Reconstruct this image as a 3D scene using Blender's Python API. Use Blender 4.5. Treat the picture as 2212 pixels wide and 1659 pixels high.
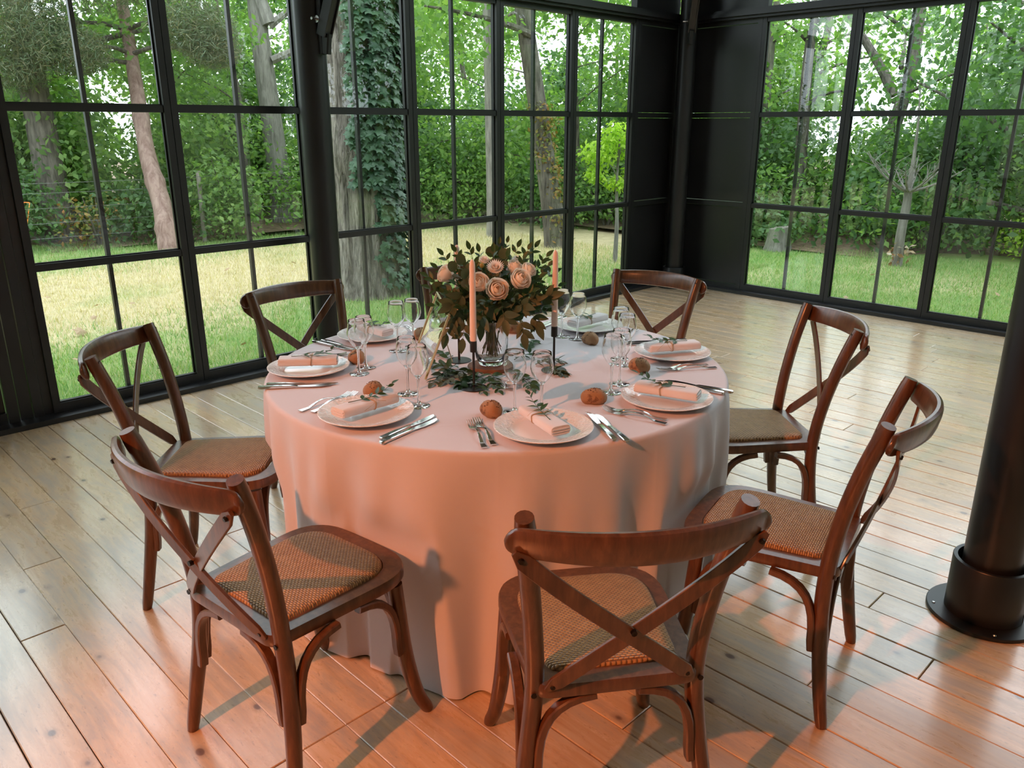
import bpy, math, random
import numpy as np
from mathutils import Vector, Matrix
random.seed(7)
RNG = np.random.default_rng(7)
PI = math.pi
scene = bpy.context.scene
for o in list(bpy.data.objects):
    bpy.data.objects.remove(o, do_unlink=True)
C = scene.collection

# ------------------------------------------------------------------ camera
FPX, CX, CY = 1731.0, 1106.0, 829.5
PITCH, TH, CAMH = math.radians(17.93), math.radians(45.3), 1.57
FH = np.array([math.cos(TH), math.sin(TH), 0.0]); RT = np.array([math.sin(TH), -math.cos(TH), 0.0]); UPZ = np.array([0, 0, 1.0])
FW = FH * math.cos(PITCH) - UPZ * math.sin(PITCH); UP = FH * math.sin(PITCH) + UPZ * math.cos(PITCH)
CAM = np.array([0, 0, CAMH])
cam_data = bpy.data.cameras.new('camera')
cam_data.sensor_fit = 'HORIZONTAL'; cam_data.sensor_width = 36.0; cam_data.lens = 36.0 * FPX / 2212.0
cam_data.clip_start = 0.05; cam_data.clip_end = 300
cam_ob = bpy.data.objects.new('camera', cam_data); C.objects.link(cam_ob)
mw = Matrix.Identity(4)
for r in range(3):
    mw[r][0] = RT[r]; mw[r][1] = UP[r]; mw[r][2] = -FW[r]; mw[r][3] = CAM[r]
cam_ob.matrix_world = mw
scene.camera = cam_ob

# ------------------------------------------------------------------ light
world = bpy.data.worlds.new('overcast_sky'); scene.world = world; world.use_nodes = True
bg = world.node_tree.nodes['Background']
bg.inputs[0].default_value = (0.83, 0.915, 1.0, 1); bg.inputs[1].default_value = 2.9
spot = bpy.data.lights.new('amber_stage_spot', 'SPOT')
spot.energy = 480; spot.color = (1.0, 0.28, 0.10); spot.spot_size = math.radians(40); spot.spot_blend = 0.62; spot.shadow_soft_size = 0.045
spot_ob = bpy.data.objects.new('amber_stage_spot', spot); C.objects.link(spot_ob)
spot_ob.location = (-2.55, 1.0, 3.35)
d = Vector((1.45, 1.25, 0.12)) - spot_ob.location
spot_ob.rotation_euler = d.to_track_quat('-Z', 'Y').to_euler()
scene.view_settings.view_transform = 'Standard'; scene.view_settings.look = 'None'
scene.view_settings.gamma = 1.0; scene.view_settings.exposure = 0.62
scene.view_settings.use_curve_mapping = False

# ------------------------------------------------------------------ pixel helpers
def ray(u, v): return FW + RT * (u - CX) / FPX - UP * (v - CY) / FPX
def atz(u, v, z):
    d = ray(u, v); return CAM + d * ((z - CAMH) / d[2])
def atdepth(u, v, dep): return CAM + ray(u, v) * dep
def depth_of(p): return float((np.asarray(p, float) - CAM) @ FW)
def ground_dir(u, dist, z=-0.15):
    d = ray(u, 270.0); d = d / math.hypot(d[0], d[1]); return np.array([d[0] * dist, d[1] * dist, z])

# ------------------------------------------------------------------ mesh helpers
class MB:
    def __init__(s): s.v = []; s.f = []
    def add(s, vs, fs):
        b = len(s.v); s.v += [tuple(float(c) for c in p) for p in vs]; s.f += [tuple(b + i for i in f) for f in fs]; return s
    def box(s, lo, hi):
        x0, y0, z0 = lo; x1, y1, z1 = hi
        return s.add([(x0,y0,z0),(x1,y0,z0),(x1,y1,z0),(x0,y1,z0),(x0,y0,z1),(x1,y0,z1),(x1,y1,z1),(x0,y1,z1)],
                     [(0,3,2,1),(4,5,6,7),(0,1,5,4),(1,2,6,5),(2,3,7,6),(3,0,4,7)])
    def tube(s, pts, radii, n=10, ref=None, caps=True):
        pts = [np.asarray(p, float) for p in pts]; m = len(pts)
        if not hasattr(radii, '__len__'): radii = [radii] * m
        vs = []; prev = None
        for i in range(m):
            t = pts[min(i + 1, m - 1)] - pts[max(i - 1, 0)]; t = t / (np.linalg.norm(t) + 1e-12)
            if prev is None:
                a = np.array([0, 0, 1.0]) if abs(t[2]) < 0.9 else np.array([1.0, 0, 0])
                if ref is not None: a = np.asarray(ref, float)
            else: a = prev
            a = a - t * (a @ t); a = a / (np.linalg.norm(a) + 1e-12); b = np.cross(t, a); prev = a
            for k in range(n):
                q = 2 * PI * k / n; vs.append(pts[i] + (a * math.cos(q) + b * math.sin(q)) * radii[i])
        fs = []
        for i in range(m - 1):
            for k in range(n):
                k2 = (k + 1) % n; fs.append((i * n + k, i * n + k2, (i + 1) * n + k2, (i + 1) * n + k))
        if caps:
            fs.append(tuple(range(n - 1, -1, -1))); fs.append(tuple((m - 1) * n + k for k in range(n)))
        return s.add(vs, fs)
    def lathe(s, prof, n=32, c=(0, 0, 0)):
        vs = []; fs = []; m = len(prof)
        for (r, z) in prof:
            r = max(r, 1e-5)
            for k in range(n):
                q = 2 * PI * k / n; vs.append((c[0] + r * math.cos(q), c[1] + r * math.sin(q), c[2] + z))
        for i in range(m - 1):
            for k in range(n):
                k2 = (k + 1) % n; fs.append((i * n + k, i * n + k2, (i + 1) * n + k2, (i + 1) * n + k))
        return s.add(vs, fs)
    def sweep(s, pts, us, ws, hw, ht, closed_ends=True):
        """rectangular section: half-width hw along us, half-thickness ht along ws (lists or scalars)"""
        m = len(pts)
        if not hasattr(hw, '__len__'): hw = [hw] * m
        if not hasattr(ht, '__len__'): ht = [ht] * m
        vs = []; B = 0.35
        for i in range(m):
            p = np.asarray(pts[i], float); u = np.asarray(us[i], float); u = u / np.linalg.norm(u); w = np.asarray(ws[i], float); w = w / np.linalg.norm(w)
            a, b = hw[i], ht[i]; c = min(a, b) * B * 2 * 0.5
            for (x, y) in ((a - c, b), (a, b - c), (a, -b + c), (a - c, -b), (-a + c, -b), (-a, -b + c), (-a, b - c), (-a + c, b)):
                vs.append(p + u * x + w * y)
        fs = []
        for i in range(m - 1):
            for k in range(8):
                k2 = (k + 1) % 8; fs.append((i * 8 + k, i * 8 + k2, (i + 1) * 8 + k2, (i + 1) * 8 + k))
        fs.append(tuple(range(7, -1, -1))); fs.append(tuple((m - 1) * 8 + k for k in range(8)))
        return s.add(vs, fs)
    def mesh(s, name, mat, smooth=True):
        me = bpy.data.meshes.new(name); me.from_pydata(s.v, [], s.f); me.update()
        if smooth is True or smooth == 'auto':
            me.polygons.foreach_set('use_smooth', [True] * len(me.polygons))
            if smooth == 'auto':
                try: me.set_sharp_from_angle(angle=math.radians(38))
                except Exception: pass
        if mat: me.materials.append(M[mat])
        return me
    def build(s, name, mat, parent=None, smooth='auto', loc=None, rot=None):
        return link(name, s.mesh(name, mat, smooth), parent, loc, rot)

def link(name, me, parent=None, loc=None, rot=None, scale=None):
    o = bpy.data.objects.new(name, me); C.objects.link(o)
    if parent is not None: o.parent = parent
    if loc is not None: o.location = loc
    if rot is not None: o.rotation_euler = rot
    if scale is not None: o.scale = scale if hasattr(scale, '__len__') else (scale,) * 3
    return o
def np_mesh(name, V, F, mat, smooth=False):
    V = np.asarray(V, np.float32); F = np.asarray(F, np.int32); k = F.shape[1]
    me = bpy.data.meshes.new(name); me.vertices.add(len(V)); me.vertices.foreach_set('co', V.ravel())
    me.loops.add(F.size); me.loops.foreach_set('vertex_index', F.ravel())
    me.polygons.add(len(F)); me.polygons.foreach_set('loop_start', np.arange(0, F.size, k, dtype=np.int32))
    try: me.polygons.foreach_set('loop_total', np.full(len(F), k, np.int32))
    except Exception: pass
    if smooth: me.polygons.foreach_set('use_smooth', np.ones(len(F), bool))
    me.update(); me.validate(); me.materials.append(M[mat]); return me
def tag(o, label=None, cat=None, group=None, kind=None):
    if label: o['label'] = label
    if cat: o['category'] = cat
    if group: o['group'] = group
    if kind: o['kind'] = kind
    return o
def empty(name, loc=(0, 0, 0), rz=0.0, parent=None):
    o = bpy.data.objects.new(name, None); C.objects.link(o); o.location = loc; o.rotation_euler = (0, 0, rz); o.empty_display_size = 0.05
    if parent is not None: o.parent = parent
    return o
def copy_tree(o, parent=None):
    c = o.copy(); C.objects.link(c); c.parent = parent
    for ch in o.children: copy_tree(ch, c)
    return c
def bez(p0, p1, p2, p3, n):
    p0, p1, p2, p3 = [np.asarray(p, float) for p in (p0, p1, p2, p3)]
    return [p0 * (1 - t) ** 3 + 3 * p1 * t * (1 - t) ** 2 + 3 * p2 * t * t * (1 - t) + p3 * t ** 3 for t in np.linspace(0, 1, n)]
def catmull(pts, n=6):
    pts = [np.asarray(p, float) for p in pts]; P = [2 * pts[0] - pts[1]] + pts + [2 * pts[-1] - pts[-2]]; out = []
    for i in range(1, len(P) - 2):
        for k in range(n):
            t = k / n
            out.append(0.5 * (2 * P[i] + (P[i+1] - P[i-1]) * t + (2*P[i-1] - 5*P[i] + 4*P[i+1] - P[i+2]) * t*t + (3*P[i] - P[i-1] - 3*P[i+1] + P[i+2]) * t**3))
    out.append(pts[-1]); return out

# ------------------------------------------------------------------ materials
M = {}
class NT:
    def __init__(s, name):
        m = bpy.data.materials.new(name); m.use_nodes = True; M[name] = m
        s.m = m; s.t = m.node_tree; s.n = s.t.nodes; s.b = s.n['Principled BSDF']; s.out = s.n['Material Output']
    def new(s, typ, **kw):
        nd = s.n.new(typ)
        for k, v in kw.items():
            if k.startswith('i_'): nd.inputs[k[2:].replace('_', ' ')].default_value = v
            elif k.startswith('x'): nd.inputs[int(k[1:])].default_value = v
            else: setattr(nd, k, v)
        return nd
    def l(s, a, b): s.t.links.new(a, b)
    def ramp(s, src, stops, mode='LINEAR'):
        r = s.new('ShaderNodeValToRGB'); r.color_ramp.interpolation = mode; e = r.color_ramp.elements
        while len(e) < len(stops): e.new(0.5)
        for i, (p, c) in enumerate(stops):
            e[i].position = p; e[i].color = (c[0], c[1], c[2], 1) if hasattr(c, '__len__') else (c, c, c, 1)
        s.l(src, r.inputs[0]); return r.outputs[0]
    def mix(s, fac, a, b, mode='MIX'):
        x = s.new('ShaderNodeMix', data_type='RGBA', blend_type=mode)
        for sock, val in ((x.inputs[0], fac), (x.inputs[6], a), (x.inputs[7], b)):
            if hasattr(val, 'links') or hasattr(val, 'is_linked'): s.l(val, sock)
            elif hasattr(val, '__len__'): sock.default_value = (val[0], val[1], val[2], 1)
            else: sock.default_value = val
        return x.outputs[2]
    def math(s, op, a, b=None):
        x = s.new('ShaderNodeMath', operation=op)
        for sock, val in ((x.inputs[0], a), (x.inputs[1], b)):
            if val is None: continue
            if hasattr(val, 'is_linked'): s.l(val, sock)
            else: sock.default_value = val
        return x.outputs[0]
    def coords(s, kind='Object', scale=(1, 1, 1), offs=None):
        tc = s.new('ShaderNodeTexCoord'); mp = s.new('ShaderNodeMapping'); mp.inputs['Scale'].default_value = scale
        s.l(tc.outputs[kind], mp.inputs[0])
        if offs is not None: s.l(offs, mp.inputs['Location'])
        return mp.outputs[0]
    def noise(s, vec, scale, detail=3, rough=0.55, dist=0.0):
        x = s.new('ShaderNodeTexNoise'); x.inputs['Scale'].default_value = scale; x.inputs['Detail'].default_value = detail
        x.inputs['Roughness'].default_value = rough; x.inputs['Distortion'].default_value = dist; s.l(vec, x.inputs['Vector']); return x.outputs['Fac']
    def bump(s, h, strength=0.3, dist=0.01):
        x = s.new('ShaderNodeBump'); x.inputs['Strength'].default_value = strength; x.inputs['Distance'].default_value = dist
        s.l(h, x.inputs['Height']); s.l(x.outputs[0], s.b.inputs['Normal']); return x
    def set(s, col=None, rough=None, metal=None, spec=None, coat=None, trans=None, sss=None, sheen=None, ior=None, coatr=None):
        b = s.b.inputs
        if col is not None:
            if hasattr(col, 'is_linked'): s.l(col, b['Base Color'])
            else: b['Base Color'].default_value = (col[0], col[1], col[2], 1)
        for k, v in (('Roughness', rough), ('Metallic', metal), ('Specular IOR Level', spec), ('Coat Weight', coat), ('Coat Roughness', coatr), ('Transmission Weight', trans), ('Subsurface Weight', sss), ('Sheen Weight', sheen), ('IOR', ior)):
            if v is None: continue
            if hasattr(v, 'is_linked'): s.l(v, b[k])
            else: b[k].default_value = v
        return s

def plain(name, col, rough=0.5, **kw): return NT(name).set(col, rough, **kw)
def noisy(name, c0, c1, scale, rough=0.6, bump=0.0, bd=0.01, stretch=(1, 1, 1), detail=4, **kw):
    t = NT(name); v = t.coords('Object', stretch); n = t.noise(v, scale, detail)
    t.set(t.ramp(n, [(0.3, c0), (0.7, c1)]), rough, **kw)
    if bump: t.bump(n, bump, bd)
    return t

noisy('steel', (0.010, 0.0105, 0.012), (0.017, 0.017, 0.018), 3.0, 0.36, 0.05, 0.002)
noisy('steel_panel', (0.011, 0.0115, 0.013), (0.02, 0.02, 0.021), 1.5, 0.30, 0.04, 0.003)
plain('bolt_metal', (0.55, 0.55, 0.55), 0.25, metal=1.0)
plain('dark_bolt', (0.03, 0.022, 0.018), 0.35, metal=0.8)
plain('cutlery_steel', (0.72, 0.70, 0.68), 0.13, metal=1.0)
plain('brass', (0.78, 0.60, 0.34), 0.25, metal=1.0)
plain('holder_black', (0.012, 0.012, 0.012), 0.45)
plain('wick', (0.05, 0.04, 0.03), 0.9)
plain('plaster', (0.60, 0.56, 0.51), 0.9)
plain('ceiling_paint', (0.42, 0.38, 0.34), 0.8)
noisy('candle_wax', (0.86, 0.68, 0.58), (0.89, 0.73, 0.63), 5, 0.42)
noisy('twine', (0.42, 0.28, 0.15), (0.55, 0.40, 0.24), 80, 0.9)
noisy('slice_wood', (0.09, 0.045, 0.022), (0.19, 0.10, 0.05), 25, 0.6, 0.2, 0.003)

def floor_mat():
    t = NT('pine_board')
    oi = t.new('ShaderNodeObjectInfo'); rnd = oi.outputs['Random']
    off = t.new('ShaderNodeCombineXYZ'); t.l(t.math('MULTIPLY', rnd, 37.0), off.inputs[0]); t.l(t.math('MULTIPLY', rnd, 91.0), off.inputs[1])
    v = t.coords('Object', (1, 1, 1), off.outputs[0])
    vg = t.coords('Object', (16, 0.9, 1), off.outputs[0])
    grain = t.noise(vg, 3.2, 5, 0.6, 0.6)
    base = t.ramp(grain, [(0.28, (0.56, 0.36, 0.195)), (0.5, (0.69, 0.485, 0.29)), (0.75, (0.76, 0.57, 0.37))])
    vary = t.ramp(rnd, [(0.0, (0.80, 0.79, 0.78)), (0.5, (1, 1, 1)), (1.0, (1.10, 1.05, 0.98))])
    base = t.mix(1.0, base, vary, 'MULTIPLY')
    # worn grey patches
    vw = t.coords('Object', (5.0, 1.2, 1), off.outputs[0])
    w = t.noise(vw, 2.4, 6, 0.7, 0.3)
    wf = t.ramp(w, [(0.47, 0.0), (0.64, 0.75)])
    base = t.mix(wf, base, (0.47, 0.375, 0.29))
    fleck = t.noise(t.coords('Object', (26, 7, 1), off.outputs[0]), 3.0, 4, 0.7)
    base = t.mix(t.ramp(fleck, [(0.60, 0.0), (0.72, 0.7)]), base, (0.26, 0.15, 0.085))
    # knots
    vo = t.new('ShaderNodeTexVoronoi'); vo.inputs['Scale'].default_value = 4.6; vo.inputs['Randomness'].default_value = 1.0
    t.l(t.coords('Object', (1.5, 1.0, 0.02), off.outputs[0]), vo.inputs['Vector'])
    kn = t.ramp(vo.outputs['Distance'], [(0.0, 1.0), (0.06, 0.9), (0.085, 0.3), (0.16, 0.0)])
    base = t.mix(kn, base, (0.13, 0.055, 0.03))
    rr = t.ramp(w, [(0.35, 0.22), (0.7, 0.42)])
    t.set(base, rr, spec=0.75, coat=1.0, coatr=0.17)
    t.bump(grain, 0.06, 0.002)
floor_mat()
plain('subfloor', (0.03, 0.02, 0.014), 0.9)

def wood_mat(name, c0, c1, c2):
    t = NT(name); oi = t.new('ShaderNodeObjectInfo')
    off = t.new('ShaderNodeCombineXYZ'); t.l(t.math('MULTIPLY', oi.outputs['Random'], 13.0), off.inputs[2])
    v = t.coords('Object', (14, 14, 2.2), off.outputs[0]); n = t.noise(v, 4.0, 5, 0.6, 0.4)
    t.set(t.ramp(n, [(0.3, c0), (0.52, c1), (0.75, c2)]), 0.30, spec=0.5, coat=0.35, coatr=0.2); t.bump(n, 0.04, 0.002)
wood_mat('chair_wood', (0.070, 0.026, 0.011), (0.120, 0.046, 0.019), (0.185, 0.078, 0.032))

def rattan():
    t = NT('woven_rattan'); v = t.coords('Object', (1, 1, 1))
    sep = t.new('ShaderNodeSeparateXYZ'); t.l(v, sep.inputs[0]); x, y = sep.outputs[0], sep.outputs[1]
    S = 170.0
    row = t.math('FLOOR', t.math('MULTIPLY', y, S))
    half = t.math('MULTIPLY', t.math('MODULO', t.math('ABSOLUTE', row), 2.0), 0.5)
    u = t.math('ADD', t.math('MULTIPLY', x, S * 0.5), half)
    fu = t.math('FRACT', u); fv = t.math('FRACT', t.math('MULTIPLY', y, S))
    a = t.math('SINE', t.math('MULTIPLY', fu, PI)); b = t.math('SINE', t.math('MULTIPLY', fv, PI))
    hgt = t.math('MULTIPLY', t.math('POWER', a, 0.6), t.math('POWER', b, 0.6))
    n = t.noise(v, 60, 3)
    col = t.ramp(hgt, [(0.0, (0.12, 0.05, 0.018)), (0.45, (0.40, 0.205, 0.075)), (1.0, (0.62, 0.36, 0.155))])
    col = t.mix(0.5, col, t.ramp(n, [(0.3, (0.55, 0.5, 0.45)), (0.7, (1.1, 1.1, 1.1))]), 'MULTIPLY')
    t.set(col, 0.30, spec=0.6); t.bump(hgt, 0.8, 0.003)
rattan()
def cloth(name, col, crease=False):
    t = NT(name); v = t.coords('Object', (1, 1, 1))
    wv = t.noise(v, 420, 2); n = t.noise(v, 7, 3)
    t.set(t.ramp(n, [(0.2, [c * 0.96 for c in col]), (0.8, col)]), 0.85, sheen=0.15, spec=0.25)
    h = t.math('ADD', t.math('MULTIPLY', wv, 0.15), n)
    if crease:                                                 # pressed fold lines
        mp = t.new('ShaderNodeMapping'); mp.inputs['Rotation'].default_value = (0, 0, 0.62); t.l(v, mp.inputs[0])
        sx = t.new('ShaderNodeSeparateXYZ'); t.l(mp.outputs[0], sx.inputs[0])
        for k in (0, 1):
            dd = t.math('ABSOLUTE', t.math('SUBTRACT', t.math('MODULO', t.math('ADD', sx.outputs[k], 10.0), 0.46), 0.23))
            h = t.math('ADD', h, t.ramp(dd, [(0.0, 0.55), (0.010, 0.0)]))
    t.bump(h, 0.10, 0.01)
cloth('linen_cloth', (0.68, 0.645, 0.675), True); cloth('napkin_cloth', (0.76, 0.73, 0.74))
def plate_mat(name, emboss):
    t = NT(name); t.set((0.86, 0.83, 0.81), 0.12, spec=0.5, coat=0.4, coatr=0.05)
    if emboss:
        vo = t.new('ShaderNodeTexVoronoi'); vo.inputs['Scale'].default_value = 120.0; t.l(t.coords('Object'), vo.inputs['Vector'])
        t.bump(vo.outputs['Distance'], 0.6, 0.004)
plate_mat('porcelain_rim', True); plate_mat('porcelain', False)
def thin_glass(name, tint, ior=1.45, gain=1.0, rough=0.0):
    t = NT(name); t.n.remove(t.b)
    tr = t.new('ShaderNodeBsdfTransparent'); tr.inputs[0].default_value = (*tint, 1)
    gl = t.new('ShaderNodeBsdfGlossy'); gl.inputs['Roughness'].default_value = rough; gl.inputs['Color'].default_value = (1, 1, 1, 1)
    g = t.new('ShaderNodeNewGeometry'); dt = t.new('ShaderNodeVectorMath', operation='DOT_PRODUCT'); t.l(g.outputs['Normal'], dt.inputs[0]); t.l(g.outputs['Incoming'], dt.inputs[1])
    f0 = ((ior - 1) / (ior + 1)) ** 2; sch = t.math('POWER', t.math('SUBTRACT', 1.0, t.math('ABSOLUTE', dt.outputs['Value'])), 5.0)
    fac = t.math('ADD', t.math('MULTIPLY', sch, 1 - f0), f0)
    mx = t.new('ShaderNodeMixShader'); t.l(t.math('MULTIPLY', fac, gain), mx.inputs[0]); t.l(tr.outputs[0], mx.inputs[1]); t.l(gl.outputs[0], mx.inputs[2])
    t.l(mx.outputs[0], t.out.inputs[0])
thin_glass('window_glass', (0.92, 0.95, 0.935), 1.5, 1.5)
thin_glass('wine_glass_bowl', (0.975, 0.975, 0.975), 1.45, 1.6)
plain('solid_glass', (1, 1, 1), 0.0, trans=1.0, ior=1.47)
def bread():
    t = NT('bread_crust'); v = t.coords('Object'); n = t.noise(v, 26, 5, 0.7); n2 = t.noise(v, 9, 3)
    c = t.ramp(n2, [(0.3, (0.30, 0.15, 0.065)), (0.7, (0.48, 0.29, 0.15))])
    t.set(t.mix(t.ramp(n, [(0.55, 0.0), (0.62, 0.8)]), c, (0.13, 0.05, 0.02)), 0.75); t.bump(n, 0.5, 0.008)
bread()
plain('seed', (0.10, 0.045, 0.02), 0.6)

def leaf_mat(name, cols, trans=0.35, rough=0.5, tcol=None):
    t = NT(name); g = t.new('ShaderNodeNewGeometry')
    k = len(cols) - 1
    c = t.ramp(g.outputs['Random Per Island'], [(i / k, cc) for i, cc in enumerate(cols)])
    t.set(c, rough, spec=0.35)
    if trans:
        tl = t.new('ShaderNodeBsdfTranslucent'); t.l(t.mix(1.0, c, tcol or (1.2, 1.35, 0.6), 'MULTIPLY'), tl.inputs[0])
        mx = t.new('ShaderNodeMixShader'); mx.inputs[0].default_value = trans; t.l(t.b.outputs[0], mx.inputs[1]); t.l(tl.outputs[0], mx.inputs[2]); t.l(mx.outputs[0], t.out.inputs[0])
leaf_mat('forest_leaf', [(0.10, 0.20, 0.055), (0.15, 0.28, 0.075), (0.21, 0.35, 0.10), (0.28, 0.41, 0.12)], 0.5)
leaf_mat('dark_leaf', [(0.07, 0.15, 0.055), (0.10, 0.20, 0.075), (0.14, 0.25, 0.09)], 0.45)
leaf_mat('lime_leaf', [(0.32, 0.50, 0.06), (0.42, 0.60, 0.08), (0.48, 0.62, 0.10)], 0.5)
leaf_mat('rust_leaf', [(0.30, 0.14, 0.04), (0.26, 0.22, 0.06), (0.16, 0.22, 0.06)])
leaf_mat('ivy_leaf', [(0.030, 0.085, 0.040), (0.055, 0.125, 0.060), (0.085, 0.165, 0.085)], 0.12, 0.38)
leaf_mat('pine_needle', [(0.13, 0.15, 0.07), (0.10, 0.16, 0.085), (0.20, 0.18, 0.09)], 0.2)
leaf_mat('grass_blade', [(0.13, 0.25, 0.04), (0.20, 0.33, 0.06), (0.34, 0.36, 0.12), (0.52, 0.44, 0.24)], 0.25)
leaf_mat('bouquet_leaf', [(0.022, 0.062, 0.022), (0.036, 0.09, 0.032), (0.052, 0.12, 0.05)], 0.15, 0.4)
leaf_mat('eucalyptus_leaf', [(0.05, 0.085, 0.04), (0.075, 0.105, 0.055), (0.075, 0.115, 0.075)], 0.12, 0.5)
leaf_mat('dead_leaf', [(0.30, 0.12, 0.05), (0.40, 0.26, 0.14), (0.52, 0.45, 0.34)], 0.1)
def petal(name, c0, c1):
    t = NT(name); c = t.ramp(t.noise(t.coords('Object'), 20, 3), [(0.3, c0), (0.7, c1)]); t.set(c, 0.6)
    tl = t.new('ShaderNodeBsdfTranslucent'); t.l(c, tl.inputs[0]); mx = t.new('ShaderNodeMixShader'); mx.inputs[0].default_value = 0.3
    t.l(t.b.outputs[0], mx.inputs[1]); t.l(tl.outputs[0], mx.inputs[2]); t.l(mx.outputs[0], t.out.inputs[0])
petal('rose_petal', (0.94, 0.86, 0.73), (0.97, 0.92, 0.84)); petal('mum_petal', (0.94, 0.88, 0.80), (0.97, 0.93, 0.88))
plain('flower_bud', (0.30, 0.26, 0.05), 0.6)
noisy('stem_green', (0.05, 0.07, 0.025), (0.08, 0.10, 0.04), 30, 0.6)
def bark(name, c0, c1, scale=6, bumpd=0.03):
    t = NT(name); v = t.coords('Object', (scale, scale, scale * 0.16)); n = t.noise(v, 2.2, 6, 0.65, 0.6)
    t.set(t.ramp(n, [(0.32, c0), (0.62, c1)]), 0.9, spec=0.1); t.bump(n, 0.9, bumpd)
bark('oak_bark', (0.085, 0.072, 0.058), (0.40, 0.36, 0.31), 16, 0.05)
bark('pine_bark', (0.20, 0.12, 0.10), (0.40, 0.28, 0.235), 6, 0.03)
bark('forest_bark', (0.06, 0.053, 0.045), (0.20, 0.18, 0.15), 9, 0.03)
bark('pale_bark', (0.16, 0.15, 0.13), (0.33, 0.31, 0.28), 9, 0.02)
noisy('fence_wood', (0.20, 0.18, 0.15), (0.34, 0.31, 0.27), 8, 0.9, stretch=(4, 4, 0.6))
plain('wire', (0.22, 0.23, 0.23), 0.5, metal=0.6)
def ground():
    t = NT('lawn_soil'); v = t.coords('Object'); n = t.noise(v, 0.55, 4, 0.6); n2 = t.noise(v, 9, 5, 0.7)
    sy = t.new('ShaderNodeSeparateXYZ'); t.l(v, sy.inputs[0])     # dry belt of the lawn, 7.5 to 11 m from the room's origin
    yy = t.math('ADD', sy.outputs[1], t.math('MULTIPLY', n, 1.6)); belt = t.math('ABSOLUTE', t.math('SUBTRACT', yy, 10.0))
    dry = t.math('ADD', n, t.ramp(t.math('MULTIPLY', belt, 0.3), [(0.35, 0.22), (0.8, -0.0)]))
    c = t.mix(t.ramp(dry, [(0.48, 0.0), (0.68, 1.0)]), (0.20, 0.31, 0.085), (0.54, 0.45, 0.27))
    c = t.mix(t.ramp(n2, [(0.4, 0.0), (0.75, 0.6)]), c, (0.24, 0.20, 0.10))
    t.set(c, 0.95, spec=0.1); t.bump(n2, 0.5, 0.03)
ground()
noisy('leaf_litter', (0.10, 0.065, 0.035), (0.26, 0.18, 0.11), 12, 0.95, 0.5, 0.03)
print('materials ok')

# ================================================================== ROOM
WY, WX = 4.80, 7.05          # inner faces of the two glazed walls
XMIN, YMIN = -4.2, -4.2
CEIL = 4.0
# ---- floor and its planks
flo = MB().box((XMIN, YMIN, -0.16), (WX + 0.06, WY + 0.06, -0.022)).build('floor', 'subfloor', smooth=False)
tag(flo, 'worn varnished pine plank floor with dark open joints', kind='structure')
BW = 0.132; X0 = 0.684
rows = range(int((XMIN - X0) / BW), int((WX - X0) / BW) + 1)
joints = {}
for (u, v) in [(80, 1372), (80, 1090), (345, 1271), (270, 1034), (1828, 925), (1996, 1450), (1990, 800), (1640, 770), (1560, 905), (1650, 1010)]:
    p = atz(u, v, 0); joints.setdefault(math.floor((p[0] - X0) / BW), []).append(p[1])
pa, pb = atz(640, 1622, 0), atz(905, 1478, 0)
for r in range(math.floor((pa[0] - X0) / BW), math.floor((pb[0] - X0) / BW) + 1): joints.setdefault(r, []).append((pa[1] + pb[1]) / 2)
rr = random.Random(3)
def plank(x0, x1, y0, y1):
    w, l = (x1 - x0) / 2, (y1 - y0) / 2; c = 0.0022
    mb = MB(); top = [(-w + c, -l + c, 0), (w - c, -l + c, 0), (w - c, l - c, 0), (-w + c, l - c, 0)]
    mid = [(-w, -l, -c), (w, -l, -c), (w, l, -c), (-w, l, -c)]; bot = [(a, b, -0.022) for a, b, _ in mid]
    mb.add(top + mid + bot, [(0, 1, 2, 3)] + [(i, 4 + i, 4 + (i + 1) % 4, (i + 1) % 4) for i in range(4)] + [(4 + i, 8 + i, 8 + (i + 1) % 4, 4 + (i + 1) % 4) for i in range(4)])
    mb.build('floor_plank', 'pine_board', flo, smooth=False, loc=((x0 + x1) / 2, (y0 + y1) / 2, rr.uniform(-0.0006, 0.0006)))
for r in rows:
    gap = rr.choice([0.0008, 0.0012, 0.003, 0.0036])
    xa, xb = X0 + r * BW, X0 + (r + 1) * BW - gap
    if xb > WX: xb = WX
    js = list(joints.get(r, []))
    if not js: js = [rr.uniform(-2.0, 3.8)]
    if max(js) < 1.0: js.append(max(js) + rr.uniform(2.6, 3.2))
    js = [j for j in js if j < WY - 0.3]
    ys = [YMIN] + sorted(js) + [WY - 0.02]
    for a, b in zip(ys[:-1], ys[1:]): plank(xa, xb, a + 0.0012, b - 0.0012)
# ---- ceiling
LX0, LX1, LY0, LY1 = 3.4, 6.2, 0.0, 2.5        # unseen roof opening, added to brighten the floor right of the table
mb = MB(); x0, y0, x1, y1 = XMIN - .1, YMIN - .1, WX + .1, WY + .1
for lo, hi in (((x0, y0), (LX0, y1)), ((LX1, y0), (x1, y1)), ((LX0, y0), (LX1, LY0)), ((LX0, LY1), (LX1, y1))):
    mb.box((lo[0], lo[1], CEIL), (hi[0], hi[1], CEIL + .1))
ce = mb.build('ceiling', 'ceiling_paint', smooth=False)
tag(ce, 'flat painted ceiling with an opening added for fill light, above the picture', kind='structure')
MB().box((LX0, LY0, CEIL + .04), (LX1, LY1, CEIL + .046)).build('added_roof_pane', 'window_glass', ce, smooth=False)  # glass over the added roof opening, there only for fill light
wb = MB().box((XMIN - .1, YMIN - .1, -.1), (WX + .1, YMIN, CEIL)).build('wall_back', 'plaster', smooth=False); tag(wb, 'plain plastered wall behind the viewer', kind='structure')
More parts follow.
